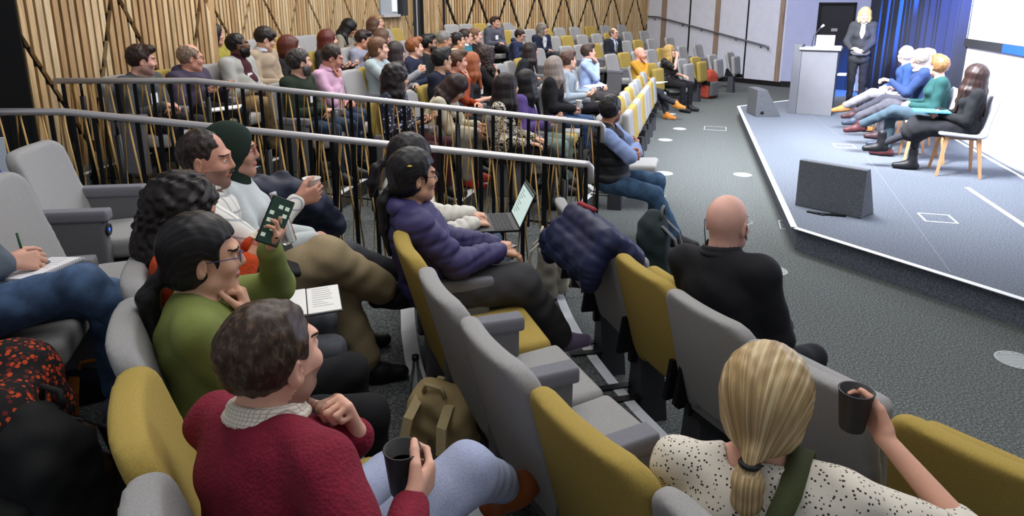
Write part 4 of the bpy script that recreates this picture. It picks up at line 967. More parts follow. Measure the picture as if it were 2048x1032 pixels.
cup(grip_T(X, 'R', -.012, .024, (.0, .0, 1), .045), '2e2d2f', 'charcoal cup in the right hand of the man in maroon', .105, .0385, '171310')
nG = nnear(-1.05, 1.71)
X = person('woman in a green sweater with a black ponytail and glasses, hand on chin', nG, (-.90, 1.87), 1.41, tz(3), 0, 'f', 'c79a80', ('lowpony', '0e0c0d', '', '26222a'), look=(2.2, 3.3, 1.0), hip=(-.86, 1.81), hlen=.24, hvol=.001, wide=1.08, arms='chinR',
    handL=dict(at=(-.15, .20, .98), f=(.35, .45, .8), p=(-.3, -.6, .5), pose='grip', pole=(-.8, 0, -1)), glasses='4a4e70', top=dict(kind='sweater', m=mat('747e42', 'fabric', .9, amt=.10)), bottom=dict(m=FB('141418')), shoes='121214')
Xg = X
g, f, p, t_ = X['AR']['L']['grip']; phone(Tm(X['W'](g+f*.03+p*.005), (.35, .45, .95), (.55, -.75, .1)), 'black phone held up by the woman in green, its screen lit')
nO = nnear(-1.24, 2.13)
X = person('woman in an orange sweater with dark curly hair, holding a cup', nO, (-1.15, 2.29), 1.42, tz(3), 0, 'f', 'c49074', ('curly', '120e0e', '', '2c2222'), look=(1.5, 2.7, .5), hip=(-1.06, 2.23), hlen=.20, hvol=.012, wide=1.1,
    arms=dict(R=dict(at=(.0, .18, .84), f=(-.3, .9, .2), p=(-.9, -.3, .1), pose='grip'), L=dict(at=(-.17, .20, .84), f=(.4, .85, .2), p=(.8, -.3, .1), pose='grip')), top=dict(kind='sweater', m=mat('b8421c', 'knit', .9)), bottom=dict(m=mat('4a4c54', 'denim'), kind='jeans'), shoes='141416')
Xo = X
cup(grip_T(X, 'R', .0, .01, (.1, .1, 1), .03), 'c8bba8', 'beige paper cup held by the woman in orange', .085, .040, '6a5040')
pos = X['W'](A3(-.06, .33, .87)); bottle(Tm(pos, (0, 1, 0), (-.25, .1, 1)), 'clear glass bottle with a silver top held behind the beige cup', .20, .028, 'b8bcc0')
pos = X['W'](A3(.03, .37, .655)); notebook(Tm(pos, (-.30, .92, .10), (0, -.1, 1)), 'white open notebook on the grey jeans of the woman in orange', .12, .19, 'e6e6e4', '2a2a2c', False, True, marks=True)
pos = X['W'](A3(-.10, .27, .672)); cup(Tm(pos), 'd9d4cc', 'white paper cup standing on the open notebook', .075, .040, '8a7460')
nH = nnear(-1.36, 2.55)
X = person('man with a moustache and receding dark hair in a white check shirt', nH, (-1.27, 2.76), 1.495, tz(3), 0, 'm', 'c08c78', ('receding', '231a18', '', '4a3a36'), look=(3.0, 3.3, 1.1), hip=(-1.17, 2.70), stub='8a6a5e', hvol=-.005, wide=1.1, arms='lap',
    handR=dict(at=(.03, .30, .93), f=(-.25, .9, .2), p=(-.95, -.25, .1), pose='grip', pole=(.7, 0, -1)), legs=dict(L=dict(at=(-.02, .55, .09), t=(.1, 1, 0)), R=dict(at=(-.10, .66, .42), t=(.0, .95, -.1), pole=(.4, .4, 1))), top=dict(kind='shirt', m=mat('d6d4ce', 'check', .8, col2='94989e', scale=5.2, t=.93), collar=mat('d2d0cc', 'plain')), bottom=dict(m=FB('958669'), w=.032, len=.90), shoes='141416')
T_ = X['T']; b = MB(); b.tube([T_(-.026, .100, -.050), T_(0, .109, -.045), T_(.026, .100, -.050)], [.003, .0050, .003], 8); b.build('moustache', mat('2a201c', 'hair', .6), X['root'])
cup(grip_T(X, 'R', .01, .02, (.0, .0, 1), .03), 'dcd9d4', 'white paper cup raised by the man with a moustache', .085, .038, 'b0a090')
t = placed('laptop_sleeve', 'black laptop sleeve on the khaki trousers of the man with a moustache', 'laptop sleeve', Tm(X['W'](A3(.10, .17, .70)), (.9, .45, -.10), (.15, -.15, 1)))
F = Fld(); F.box((0, 0, .012), (.15, .11, .014), .012); link('pouch', F.mesh('sl', .006), t, [mat('1a1a1c', 'fabric')]); b = MB(); b.tube([(-.13, -.111, .013), (.13, -.111, .013)], .002, 6); b.build('zip', mat('3a3a3e', 'plain', .4), t)
nJ = nnear(-1.42, 2.98)
X = person('woman in a dark green headscarf and red glasses behind the man with a moustache', nJ, (-1.27, 3.03), 1.47, tz(3), 1, 'f', 'b98a76', ('hood', '16261f'), look=(4, 4.3, 1.3), arms='lap', legs='crossR', hip=(-1.18, 3.05), glasses='7a2430', top=dict(kind='sweater', m=FB('b9c0c2')), bottom=dict(m=FB('4c4e54')))
X = person('woman in a purple padded jacket with long black hair, slouching in her chair', nnear(-.565, 3.16), (-.455, 3.07), 1.345, tz(2), 0, 'f', 'c29478', ('lowpony', '121013', '', '2a262c'), look=(4.5, 5.5, .9), hip=(-.37, 3.14), hlen=.26, hvol=.006, arms='lap',
    handR=dict(at=(.06, .34, .70), f=(-.1, .95, -.25), p=(-.1, -.2, -1), pose='relax'), handL=dict(at=(-.03, .33, .71), f=(.5, .8, 0), p=(.1, 0, -1), pose='soft'), legs=dict(L=dict(at=(.0, .54, .09), t=(.1, 1, 0)), R=dict(at=(.03, .64, .20), t=(-.0, 1, .02), pole=(.3, .5, 1))),
    top=dict(kind='puffer', m=mat('3a3560', 'fabric', .55, amt=.08), rip=(.006, 5), hem=-.06, hood=1), bottom=dict(m=FB('3a393c'), w=.038, len=.97, sole='b8a8c4'), glasses='141418', shoes='7c6c88')
Xp = X
for sx in (1,):
    b = MB(); b.lathe([(0, 0), (.012, .004), (.014, .008), (0, .012)], n=10, T=Matrix.Translation(Vector(X['T'](.085, -.05, .06)))); b.build('hair_clip', mat('c8a850', 'plain', .3, .6), X['root'])
phone(Tm(X['W'](A3(.03, .36, .695)), (.6, .8, 0)), 'dark phone lying on the lap of the woman in purple', '1a1c22', False)
X = person('woman in a white padded coat typing on a laptop', nnear(-.65, 3.62), (-.555, 3.60), 1.315, tz(2), 0, 'f', 'c99c84', ('lowpony', '141014', '', '2a2428'), look=(.6, 4.0, .6), hip=(-.47, 3.64), arms='type', hlen=.15, hvol=.012,
    top=dict(kind='puffer', m=mat('cfccc4', 'fabric', .8, amt=.05), rip=(.007, 5)), bottom=dict(m=mat('52677c', 'denim', amt=.25), kind='jeans', w=.012), legs='normal', shoes='202024')
t = placed('laptop', 'open black laptop on the knees of the woman in a white coat', 'laptop', Tm(X['W'](A3(.02, .44, .665)), [X['W'](A3(.0, 1, 0))[i]-X['W'](A3(0, 0, 0))[i] for i in range(3)], (0, 0, 1)))
b = MB(); b.box((-.16, -.115, 0), (.16, .115, .014)); o = b.build('base', mat('1c1d20', 'plain', .45), t, .003)
b = MB()
for i in range(5):
    for j in range(13): b.box((-.145+j*.0224, -.02+i*.022, .014), (-.127+j*.0224, -.003+i*.022, .0165))
b.build('keyboard', mat('2c2d31', 'plain', .6), t)
Ts = Matrix.Translation((0, .115, .012)) @ Matrix.Rotation(math.radians(-24), 4, 'X')
b = MB(); b.box((-.16, -.004, 0), (.16, .004, .215), T=Ts); b.build('lid', mat('151619', 'plain', .4), t, .002)
b = MB(); b.box((-.148, -.0055, .012), (.148, -.004, .203), T=Ts); b.build('screen', mat('bcd0cc', 'plain', .3, emit=.55), t)
b = MB()
for i in range(9): b.box((-.12, -.0062, .035+i*.016), (-.12+.05+.09*((i*7) % 5)/5, -.0055, .038+i*.016), T=Ts)
b.box((-.148, -.0062, .188), (.148, -.0055, .203), T=Ts); b.build('screen_text', mat('5a6c6c', 'plain', .4, emit=.2), t)
X = person('blonde woman with a low ponytail in a white blouse with black spots, seen from behind', (.50, .865), (.565, 1.35), 1.265, tz(2), 0, 'f', 'd2a08a', ('lowpony', 'a58a60', '', 'd6c49e'), hyaw=.0, pitch=.08, hip=(.58, 1.22), wide=1.22, hlen=.10, hvol=.008, arms='lap',
    handR=dict(at=(.20, .24, .90), f=(-.45, .8, .35), p=(-.8, -.5, .1), pose='grip', pole=(.9, -.2, -.5)), top=dict(kind='blouse', m=mat('cfc8bc', 'dots', .85, col2='2a2828', scale=105, t=.24), sleeve=.62, scoop=.02, neckdz=-.012), bottom=dict(m=FB('24242a')))
Xb = X
cup(grip_T(X, 'R', -.005, .024, (.0, .0, 1), .035), '2b2a2b', 'charcoal cup in the raised hand of the blonde woman', .10, .0385, '1a1614')
NB, R, T_ = X['NB'], X['R'], X['T']
b = MB(); b.tube([T_(.018*math.cos(a), -.142+.018*math.sin(a), -.075) for a in [i*PI/6 for i in range(13)]], .006, 8); b.build('hair_tie', BLK, X['root'])
# olive strap across her back
F = Fld(); pts = [NB+R @ A3(*q) for q in ((.085, .09, -.04), (.090, .02, .022), (.080, -.10, -.02), (.04, -.158, -.12), (-.02, -.172, -.24), (-.09, -.17, -.38))]
b = MB(); vs = []; 
for i, q in enumerate(pts):
    d = unit(pts[min(i+1, 5)]-pts[max(i-1, 0)]); sd = unit(R @ A3(.9, .1 if i < 2 else -.0, -.15 if i < 3 else -.45)); vs += [q-sd*.024, q+sd*.024]
b.add(vs, [(2*i, 2*i+1, 2*i+3, 2*i+2) for i in range(5)], 0, True); o = b.build('bag_strap', mat('3c4226', 'fabric'), X['root']); md = o.modifiers.new('t', 'SOLIDIFY'); md.thickness = .004; md.offset = 0
X = person('bald man in a black suit seen from behind in the front row', (.80, .60), (.875, 2.64), 1.255, 0, 0, 'm', 'd0a294', None, look=(3.6, 5.6, .9), hip=(.93, 2.55), wide=1.1, arms='lap', top=dict(kind='blazer', m=mat('15161c', 'fabric', .85), under=mat('20222a', 'plain'), collar=mat('1c1d24', 'plain')), bottom=dict(m=FB('16171c')), legs='tuck', belly=.02)
T_ = X['T']; b = MB(); b.tube([T_(.080, -.004, .018), T_(.090, -.016, .0), T_(.088, -.016, -.035), T_(.078, .02, -.055), T_(.05, .09, -.06)], .0022, 6); b.tube([T_(-.080, -.004, .018), T_(-.090, -.018, .0), T_(-.088, -.018, -.035), T_(-.076, -.02, -.10)], .0022, 6); b.build('mask_cord', BLK, X['root'])
b = MB(); b.tube([T_(.082, .0, .012), T_(.078, .06, .010), T_(.05, .10, .008)], .0014, 5); b.build('glasses', mat('c8c8cc', 'plain', .3, .6), X['root'])
# the two people cut by the left edge: jeans and notebook, floral skirt
nL = nnear(-2.02, 2.25)
X = person('person in blue jeans writing in a spiral notebook, cut by the left edge', nL, (-2.0, 2.25), 1.60, tz(4), 0, 'm', 'c99a86', ('short', '2a1f18'), arms='lap', handR=dict(at=(.03, .17, .715), f=(-.3, .85, -.1), p=(-.7, -.1, -.6), pose='pinch'), hip=(-1.95, 2.27), legs=dict(L=dict(at=(-.04, .44, .09), t=(.1, 1, 0)), R=dict(at=(.04, .66, .32), t=(.1, .9, -.3), pole=(.3, .4, 1))),
    top=dict(kind='sweater', m=FB('56606c')), bottom=dict(m=mat('42597a', 'denim'), kind='jeans', w=.014, len=.88), shoes='6c6680')
pos = X['W'](A3(-.01, .26, .66)); notebook(Tm(pos, (.25, .96, .0), (-.1, 0, 1)), 'white spiral notebook on the blue jeans at the left edge', .16, .22, 'dcdce2', 'b0b0b8', True, marks=True)
g, f, p, t_ = X['AR']['R']['grip']; pen(Tm(X['W'](g+A3(0, -.02, -.02)), (0, 1, 0), (-.1, -.3, 1)), '1c4a30', 'dark green pen in the writing hand at the left edge')
nK = nnear(-1.80, 1.78)
X = person('person in a black skirt with orange flowers and black tights, cut by the left edge', nK, (-1.95, 1.66), 1.58, tz(4), 1, 'f', 'c99a86', ('short', '2a1f18'), hip=(-1.88, 1.69), arms='cross', legs=dict(R=dict(at=(.10, .64, .09), t=(.1, 1, 0)), L=dict(at=(-.10, .56, .09), t=(-.1, 1, 0))),
    top=dict(kind='sweater', m=FB('1a1a1c')), bottom=dict(kind='skirt', m=mat('141012', 'floral', .85, col2='b8401c', col3='5a1a14', scale=62, t=.42), len=.35, boot=.14), shoes='3c2c20')
J = X['J']; F = Fld()
for k in 'RL': F.cap(J['K'+k][1], J['K'+k][2], .055, .036, .02)
link('tights', F.mesh('tights', .009), X['root'], [mat('121214', 'fabric')])
# ------------------------------------------------------------------ people of the middle and far block
def sit(label, blk, k, u, v, fwd=.20, **kw):
    x, y = rowpt(blk, k, u, fwd, 1.15); lo, hi = tz(k)+.7, tz(k)+1.6
    for _ in range(30):
        m_ = (lo+hi)/2
        if pr(x, y, m_)[1] > v: lo = m_
        else: hi = m_
    n = kw.pop('n', MN if blk == 'm' else FN); zt = min(max(lo, tz(k)+1.0), tz(k)+1.36)
    return person(label, n, (x, y), zt, tz(k), kw.pop('lv', 2), **kw)
BD = lambda X: badge(X)
BRN, DRK, BLKH = '3a261a', '1e1613', '121012'
X = sit('man in a black padded vest and blue shirt with folded arms, front row', 'm', 1, 1222, 165, .24, lv=1, skin='b07e66', hair=('short', '141214', '', '3a3638'), arms='cross', legs=dict(R=dict(at=(.10, .62, .09), t=(.1, 1, 0)), L=dict(at=(-.12, .42, .09), t=(-.1, 1, 0))), stub='6e5650',
    top=dict(kind='vest', m=mat('1b1c20', 'fabric', .6), hem=-.06), bottom=dict(m=mat('35506c', 'denim'), kind='jeans', w=.012), belly=.04) if False else None
def vestman():
    x, y = rowpt('m', 1, 1222, .24, 1.15)
    return person('man in a black padded vest and blue shirt with folded arms, front row', MN, (x, y), 1.25, 0, 1, 'm', 'b07e66', ('short', '141214', '', '3a3638'), arms='cross', legs=dict(R=dict(at=(.10, .62, .09), t=(.1, 1, 0)), L=dict(at=(-.12, .42, .09), t=(-.1, 1, 0))), stub='6e5650',
      top=dict(kind='vest', m=mat('1b1c20', 'fabric', .6), sm=FB('8a9cc8')), bottom=dict(m=mat('35506c', 'denim'), kind='jeans', w=.012), belly=.04)
vestman()
sit('woman in a black and white patterned blouse with long dark hair', 'm', 2, 1014, 147, sex='f', hair=('long', '1c1416'), hlen=.30, arms='thigh', legs='crossR', look=(6, 9, 1.2), top=dict(kind='blouse', m=mat('16161a', 'camo', .8, col2='c8c0b0', scale=42)), bottom=dict(m=FB('1c1c20')))
sit('woman in a purple top with long black hair, beside the patterned blouse', 'm', 2, 1054, 140, sex='f', hair=('long', BLKH), hlen=.28, glasses='20202a', arms='read', top=dict(kind='blazer', m=FB('5a4680'), under=mat('c8c8d0', 'plain')), bottom=dict(m=FB('7a8a84')))
XGH = sit('grey-haired woman in a black blazer holding a paper cup', 'm', 2, 1110, 113, sex='f', skin='d0a08c', hair=('long', '7c706a', '', 'a89c94'), hlen=.26, arms='lap', extras=BD, top=dict(kind='blazer', m=FB('16161a'), under=mat('202024', 'plain')), bottom=dict(m=mat('2c4466', 'denim'), kind='jeans'))
sit('young man in a light grey sweater with a paper on his lap', 'm', 2, 1137, 102, skin='d2a690', hair=('quiff', '4a342a'), arms='read', extras=BD, legs='crossR', top=dict(kind='sweater', m=FB('8c96a0')), bottom=dict(m=FB('1c1c22')))
sit('man in a light blue shirt resting his chin on his fist', 'm', 2, 1177, 88, skin='d0a08c', hair=('quiff', '3a2a22'), arms='chinR', top=dict(kind='shirt', m=FB('9cb0dc'), collar=mat('a4b6e0', 'plain')), bottom=dict(m=FB('3a3638')))
sit('woman with dark wavy hair in a navy blouse with white circles', 'm', 3, 792, 130, sex='f', hair=('wavy', '1e1618'), hlen=.20, hvol=.012, arms='read', look=(6, 9, 1), top=dict(kind='blouse', m=mat('1c2034', 'dots', .8, col2='b8bccc', scale=34, t=.24)), bottom=dict(m=FB('3e1c26')), bust=1.1)
sit('woman in a cream cardigan bending forward over her phone', 'm', 3, 912, 143, .55, sex='f', hair=('long', '261616'), hlen=.36, lean=.55, pitch=.75, hyaw=.2, glasses='8a8a90', arms=dict(R=dict(at=(.05, .52, .55), f=(0, .6, -.8), p=(-.5, .2, 0), pose='grip'), L=dict(at=(-.03, .50, .60), f=(.2, .7, -.6), p=(.5, .2, 0), pose='grip')), top=dict(kind='sweater', m=FB('bcb4a0')), bottom=dict(m=FB('8c877c'), w=.02), shoes='b03028')
sit('young man with glasses in a navy sweater', 'm', 3, 884, 97, skin='c89c80', hair=('tuft', BLKH), glasses='14141a', arms='lap', top=dict(kind='sweater', m=FB('1a1e30')), bottom=dict(m=FB('1c1e28')))
sit('man in a rust-orange jacket with a hand at his chin', 'm', 3, 915, 101, skin='d09a84', hair=('tuft', '4a3224'), arms='chinR', look=(6, 9, 1), top=dict(kind='shirt', m=FB('9c3e1e')), bottom=dict(m=FB('16161a')))
sit('woman with long red hair in a dark grey top', 'm', 3, 944, 105, sex='f', skin='dcae9a', hair=('long', '8a4a2a', '', 'b06a3c'), hlen=.26, arms='lap', extras=BD, top=dict(kind='tee', m=FB('2c2e34'), sleeve=.45), bottom=dict(m=FB('2a2a30')))
sit('woman with dark curly hair in a black velvet jacket, hand on cheek', 'm', 3, 972, 94, sex='f', skin='cfa28e', hair=('curly', '2a1c18'), hlen=.20, hvol=.02, arms='chinR', top=dict(kind='blazer', m=FB('121214'), under=mat('b0b4bc', 'plain')), bottom=dict(m=FB('121214')))
sit('woman in a dark green top with long dark hair leaning forward', 'm', 3, 1062, 85, .35, sex='f', hair=('long', '22181a'), hlen=.28, lean=.35, arms='lap', top=dict(kind='sweater', m=FB('22262a')), bottom=dict(m=FB('3c4048')), legs='crossR')
XTB = sit('man with glasses in a navy hooded top reading a teal tablet', 'm', 4, 1040, 76, skin='cfa28e', hair=('short', '2c1e18'), glasses='14141a', lean=.15, pitch=.3, arms='read', top=dict(kind='hoodie', m=FB('28304c')), bottom=dict(m=FB('3a4050')))
sit('man in a dark green sweater with a short grey beard', 'm', 4, 598, 98, lv=1, skin='c89a86', hair=('short', '2e2826', '', '5a5450'), arms='lap', extras=BD, beard='4a4442', top=dict(kind='sweater', m=FB('232e22')), bottom=dict(m=mat('22344c', 'denim'), kind='jeans'))
sit('man in a pink shirt holding a hand to his nose', 'm', 4, 664, 85, lv=1, skin='c68a78', hair=('receding', '2a201c'), look=(4, 8, .6), pitch=.35, lean=.10, arms='lap', handR=None, handL=None, extras=BD, top=dict(kind='shirt', m=FB('cfa6c0'), collar=mat('d4aac6', 'plain')), bottom=dict(m=mat('243652', 'denim'), kind='jeans'), belly=.03) if False else None
def pinkman():
    x, y = rowpt('m', 4, 664, .2, 1.15); X0 = dict(lean=.10)
    return person('man in a pink shirt holding a hand to his nose', MN, (x, y), tz(4)+1.22, tz(4), 1, 'm', 'c68a78', ('receding', '2a201c'), look=(4, 8, .6), pitch=.35, lean=.10, arms='chinR', extras=badge, top=dict(kind='shirt', m=FB('cfa6c0'), collar=mat('d4aac6', 'plain')), bottom=dict(m=mat('243652', 'denim'), kind='jeans'), belly=.03)
pinkman()
sit('woman in a pale blue sweater with her brown hair tied back', 'm', 4, 757, 75, sex='f', lv=1, skin='d8aa96', hair=('lowpony', '5c402c'), hlen=.14, arms='cross', look=(6, 10, 1.6), top=dict(kind='sweater', m=FB('9caaae')), bottom=dict(m=FB('2c3036')))
XWC = sit('woman with glasses and dark hair drinking from a white cup', 'm', 4, 792, 84, sex='f', skin='cb9e86', hair=('long', '241a1c'), hlen=.22, glasses='3a3038', arms='cupR', top=dict(kind='sweater', m=FB('8a8c94')), bottom=dict(m=FB('6c7a4a')))
sit('young man with ginger hair in a navy jacket', 'm', 4, 829, 76, skin='dcae98', hair=('tuft', '7c4a2c', '', 'a0643c'), arms='lap', top=dict(kind='shirt', m=FB('20263a')), bottom=dict(m=FB('2a3040')))
sit('bearded young man with glasses in a black shirt', 'm', 4, 857, 69, skin='a87c62', hair=('quiff', BLKH), beard='17120f', glasses='2a2a30', arms='lap', extras=BD, top=dict(kind='shirt', m=FB('1e2024')), bottom=dict(m=FB('1e2026')))
sit('grey-haired man in a bright yellow shirt', 'm', 4, 889, 62, skin='b88c74', hair=('short', '6c6a68', '', '9a9896'), pitch=.2, top=dict(kind='tee', m=FB('d8b020')), bottom=dict(m=FB('2a2c34')))
sit('woman with dark hair tied back in a pale yellow top', 'm', 4, 916, 65, sex='f', skin='c69880', hair=('bun', '181214'), top=dict(kind='tee', m=FB('d8d4a8')), bottom=dict(m=FB('2a2a30')))
sit('man with glasses in a teal sweater over a white collar', 'm', 4, 932, 58, skin='d0a28e', hair=('receding', '2a1e1a'), glasses='14141a', extras=BD, top=dict(kind='sweater', m=FB('2e7480'), collar=mat('c8d4dc', 'plain')), bottom=dict(m=FB('2a2c34')))
sit('woman with hair in a bun and a black top', 'm', 4, 951, 56, sex='f', skin='d2a490', hair=('bun', '6a4a34'), top=dict(kind='sweater', m=FB('1a1a1e')), bottom=dict(m=FB('1a1a20')))
sit('man with short dark hair in a grey sweater and lanyard', 'm', 5, 279, 90, lv=1, skin='c89684', hair=('quiff', '2a1a14'), arms='lap', stub='9a7468', pitch=.12, extras=BD, top=dict(kind='sweater', m=FB('46484a')), bottom=dict(m=FB('202228')))
sit('older man with glasses in a purple-grey hooded top', 'm', 5, 378, 88, lv=1, skin='c8917c', hair=('balding', '7a6858'), glasses='1c1c22', pitch=.12, arms='read', extras=None, top=dict(kind='hoodie', m=FB('403a4c')), bottom=dict(m=FB('1e2026')))
sit('bearded man with glasses in a pale grey blazer over a burgundy shirt', 'm', 5, 474, 66, lv=1, skin='5c3a2c', hair=('short', '100c0c'), hvol=-.004, beard='0c0a0a', glasses='b8a890', pitch=-.12, arms='lap', belly=.06, extras=BD, top=dict(kind='blazer', m=FB('9c9c98'), under=FB('3c1420'), vw=.03), bottom=dict(m=FB('8a7454'), w=.02))
sit('young man with glasses in a beige sweater', 'm', 5, 530, 53, lv=1, skin='cfa28a', hair=('fringe', '1c1412'), glasses='14141a', pitch=.3, arms='lap', top=dict(kind='sweater', m=FB('9c8c78'), collar=mat('b8c0cc', 'plain')), bottom=dict(m=FB('8a7c64')))
sit('woman with a dark red bob and a black top', 'm', 5, 577, 73, sex='f', lv=1, skin='d8aa98', hair=('bob', '4a2018', 'f', '6c3020'), hvol=.012, arms='lap', top=dict(kind='sweater', m=FB('17171b')), bottom=dict(m=FB('1a1a20')))
sit('woman with long dark red hair near the wall', 'm', 5, 655, 60, sex='f', skin='cf9e8c', hair=('long', '4c1a14', '', '6e2a1c'), hlen=.24, arms='read', top=dict(kind='sweater', m=FB('2a2224')), bottom=dict(m=FB('2a2a30')))
sit('dark-haired man in a lilac shirt', 'm', 5, 725, 60, skin='c08c74', hair=('quiff', '231816'), pitch=.25, lean=.15, top=dict(kind='shirt', m=FB('8a8c9c')), bottom=dict(m=FB('2a2c34')))
sit('person with brown hair turned away, beside the lilac shirt', 'm', 5, 765, 58, sex='f', skin='cc9e8a', hair=('bob', '543c30'), hvol=.006, glasses='3a3a40', top=dict(kind='sweater', m=FB('a8aab0')), bottom=dict(m=FB('2a2c34')))
sit('woman with long black hair in a grey vest over white sleeves', 'm', 6, 697, 44, sex='f', skin='a87c68', hair=('long', '100e10'), hlen=.22, hvol=.014, pitch=.5, lean=.2, arms='read', top=dict(kind='sweater', m=FB('8a8478')), bottom=dict(m=FB('2a2a30')))
sit('blonde woman at the wooden wall under the window recess', 'm', 6, 754, 30, sex='f', skin='d0a48e', hair=('bun', '8a6c48'), top=dict(kind='sweater', m=FB('3a3438')), bottom=dict(m=FB('2a2a30')))
sit('person with black hair half hidden behind the wooden wall corner', 'm', 6, 424, 60, sex='f', skin='c09080', hair=('bob', '0c0c0f'), hvol=.012, top=dict(kind='sweater', m=FB('8c8438')), bottom=dict(m=FB('2a2a30')))
sit('brown-haired person half hidden behind the lilac shirt', 'm', 6, 748, 48, .5, sex='f', skin='cc9e8a', hair=('bob', '4c3428'), top=dict(kind='sweater', m=FB('6a6c74')), bottom=dict(m=FB('2a2c34')))
# far block
L3 = dict(lv=3)
sit('bald bearded man in a mustard top with grey sleeves, hand under his chin', 'f', 1, 1281, 102, .12, skin='d49c88', hair=None, lv=2, beard='8a5a40', arms='chinR', side=-.05, legs='out', n=(.85, -.52), look=(6, 11, 1.4), extras=BD,
    top=dict(kind='sweater', m=FB('b8882c')), bottom=dict(m=mat('22242a', 'denim', amt=.2), kind='jeans', sole='c8c4b8'), shoes='b8742c') if False else None
def mustard():
    x, y = rowpt('f', 1, 1281, .15, 1.15)
    return person('bald bearded man in a mustard top with grey sleeves, hand under his chin', (.80, -.60), (x, y), 1.24, 0, 2, 'm', 'd49c88', None, beard='a0684a', arms='chinR', legs=dict(R=dict(at=(.10, .82, .30), t=(.2, 1, .0), pole=(.3, .3, 1)), L=dict(at=(.02, .60, .09), t=(.1, 1, 0))), look=(6, 11, 1.4), extras=badge,
      top=dict(kind='sweater', m=FB('b8882c')), bottom=dict(m=mat('22242a', 'denim', amt=.2), kind='jeans', sole='d8d4c8'), shoes='b8742c')
Xms = mustard()
X = sit('blonde woman with glasses in a black blouse drinking from a white cup', 'f', 1, 1340, 90, sex='f', skin='d6a692', hair=('long', 'a08048', '', 'c8ac70'), hlen=.26, glasses='3a3a40', arms='drinkR', n=(.7, -.7), legs='normal', top=dict(kind='blouse', m=mat('17171b', 'dots', .8, col2='6a5a50', scale=26, t=.25), sleeve=.45), bottom=dict(m=FB('17171b')))
cup(grip_T(X, 'R', .0, .012, (0, 0, 1), .045), 'e2e0dc', 'small white cup at the mouth of the blonde woman in black', .09, .036)
sit('man with glasses in a dark suit and yellow striped tie', 'f', 3, 1228, 56, skin='cfa08c', hair=('balding', '6a5a4c'), glasses='2a2a30', arms='lap', n=(.55, -.83), top=dict(kind='blazer', m=FB('20222a'), under=FB('b4c2dc'), vw=.02), bottom=dict(m=FB('20222a')), lv=2,
    extras=lambda X: MB().tube([X['NB']+X['R'] @ A3(0, .075, -.03), X['NB']+X['R'] @ A3(0, .150, -.12), X['NB']+X['R'] @ A3(0, .162, -.32)], [.012, .018, .024], 6, flat=.4).build('tie', mat('a89c50', 'check', .7, col2='22262c', scale=16, t=.5), X['root']))
sit('man with long grey hair and a moustache in a navy blazer', 'f', 4, 1085, 47, skin='c89a86', hair=('wavy', '6c665e', '', '8c867c'), hlen=.14, hvol=.012, arms='lap', n=(.6, -.8), beard=None, top=dict(kind='blazer', m=FB('1e2438'), under=FB('b8bcc4'), vw=.02), bottom=dict(m=FB('1a1c24')), legs='crossR', extras=lambda X: (badge(X), MB().tube([X['T'](-.026, .103, -.050), X['T'](0, .112, -.045), X['T'](.026, .103, -.050)], .006, 6).build('moustache', mat('6a625a', 'hair', .7), X['root'])))
sit('man with brown hair in a grey hooded jacket', 'f', 5, 990, 33, skin='cc9e8c', hair=('quiff', '3a2820'), n=(.55, -.83), arms='lap', legs='crossR', extras=BD, top=dict(kind='hoodie', m=FB('50525e')), bottom=dict(m=FB('121318')))
X = sit('man in a grey jacket bending over at the right end of the back row', 'f', 6, 1206, 29, .3, skin='b8846c', hair=('short', '6a5040'), hvol=-.004, lean=.35, pitch=.6, n=(.7, -.7), arms='lap', top=dict(kind='blazer', m=FB('6c6c66'), under=FB('17181c'), vw=.02), bottom=dict(m=FB('1c1c20')))# ------------------------------------------------------------------ stage: lectern, wedges, panel
t = thing('lectern', 'tall grey lectern at the back of the stage', 'lectern', (5.10, 11.42, .2), -.50)
b = MB(); b.box((-.27, -.20, 0), (.27, .20, 1.06)); b.build('cabinet', mat('6a6b71', 'plainc', .6, amt=.04), t, .006)
b = MB(); b.box((-.31, -.24, 1.06), (.31, .24, 1.10)); b.build('desk_top', mat('8c8e94', 'plain', .5), t, .004)
b = MB(); b.box((-.40, -.21, 0), (-.272, .19, 1.14)); b.build('side_panel', mat('5a5b62', 'plain', .6), t, .005)
b = MB(); b.box((.29, -.12, .66), (.42, .12, .685)); b.build('side_shelf', mat('d0d2d6', 'plain', .5), t)
LT = Matrix.Translation((5.10, 11.42, .2)) @ Matrix.Rotation(-.5, 4, 'Z')
def LP(x, y, z): return LT @ Vector((x, y, z))
g = thing('microphone', 'gooseneck microphone with a white tip on the lectern', 'microphone'); b = MB(); b.tube([LP(-.16, .1, 1.10), LP(-.14, .1, 1.28), LP(-.04, .02, 1.42)], .007, 6); b.build('gooseneck', mat('303236', 'plain', .4), g)
b = MB(); b.tube([LP(-.04, .02, 1.42), LP(.0, -.01, 1.455)], [.014, .020], 8); b.build('mic_head', mat('e8eaf0', 'plain', .6), g)
g = thing('laptop', 'white laptop open on the lectern beside the microphone', 'laptop'); b = MB(); b.box((-.10, -.13, 1.10), (.18, .07, 1.118), T=LT); b.build('base', WHT, g); b = MB(); b.hexa([LP(-.10, .07, 1.11), LP(.18, .07, 1.11), LP(-.10, .08, 1.11), LP(.18, .08, 1.11), LP(-.10, .13, 1.29), LP(.18, .13, 1.29), LP(-.10, .14, 1.29), LP(.18, .14, 1.29)]); b.build('lid', mat('d4d8e0', 'plain', .5), g)
g = thing('paper_stack', 'stack of white papers at the right end of the lectern top', 'papers'); b = MB(); b.box((.19, -.15, 1.10), (.30, .1, 1.125), T=LT); tag(b.build('sheets', WHT, g), '', ''); 
for o in g.children: del o['label']; del o['category']
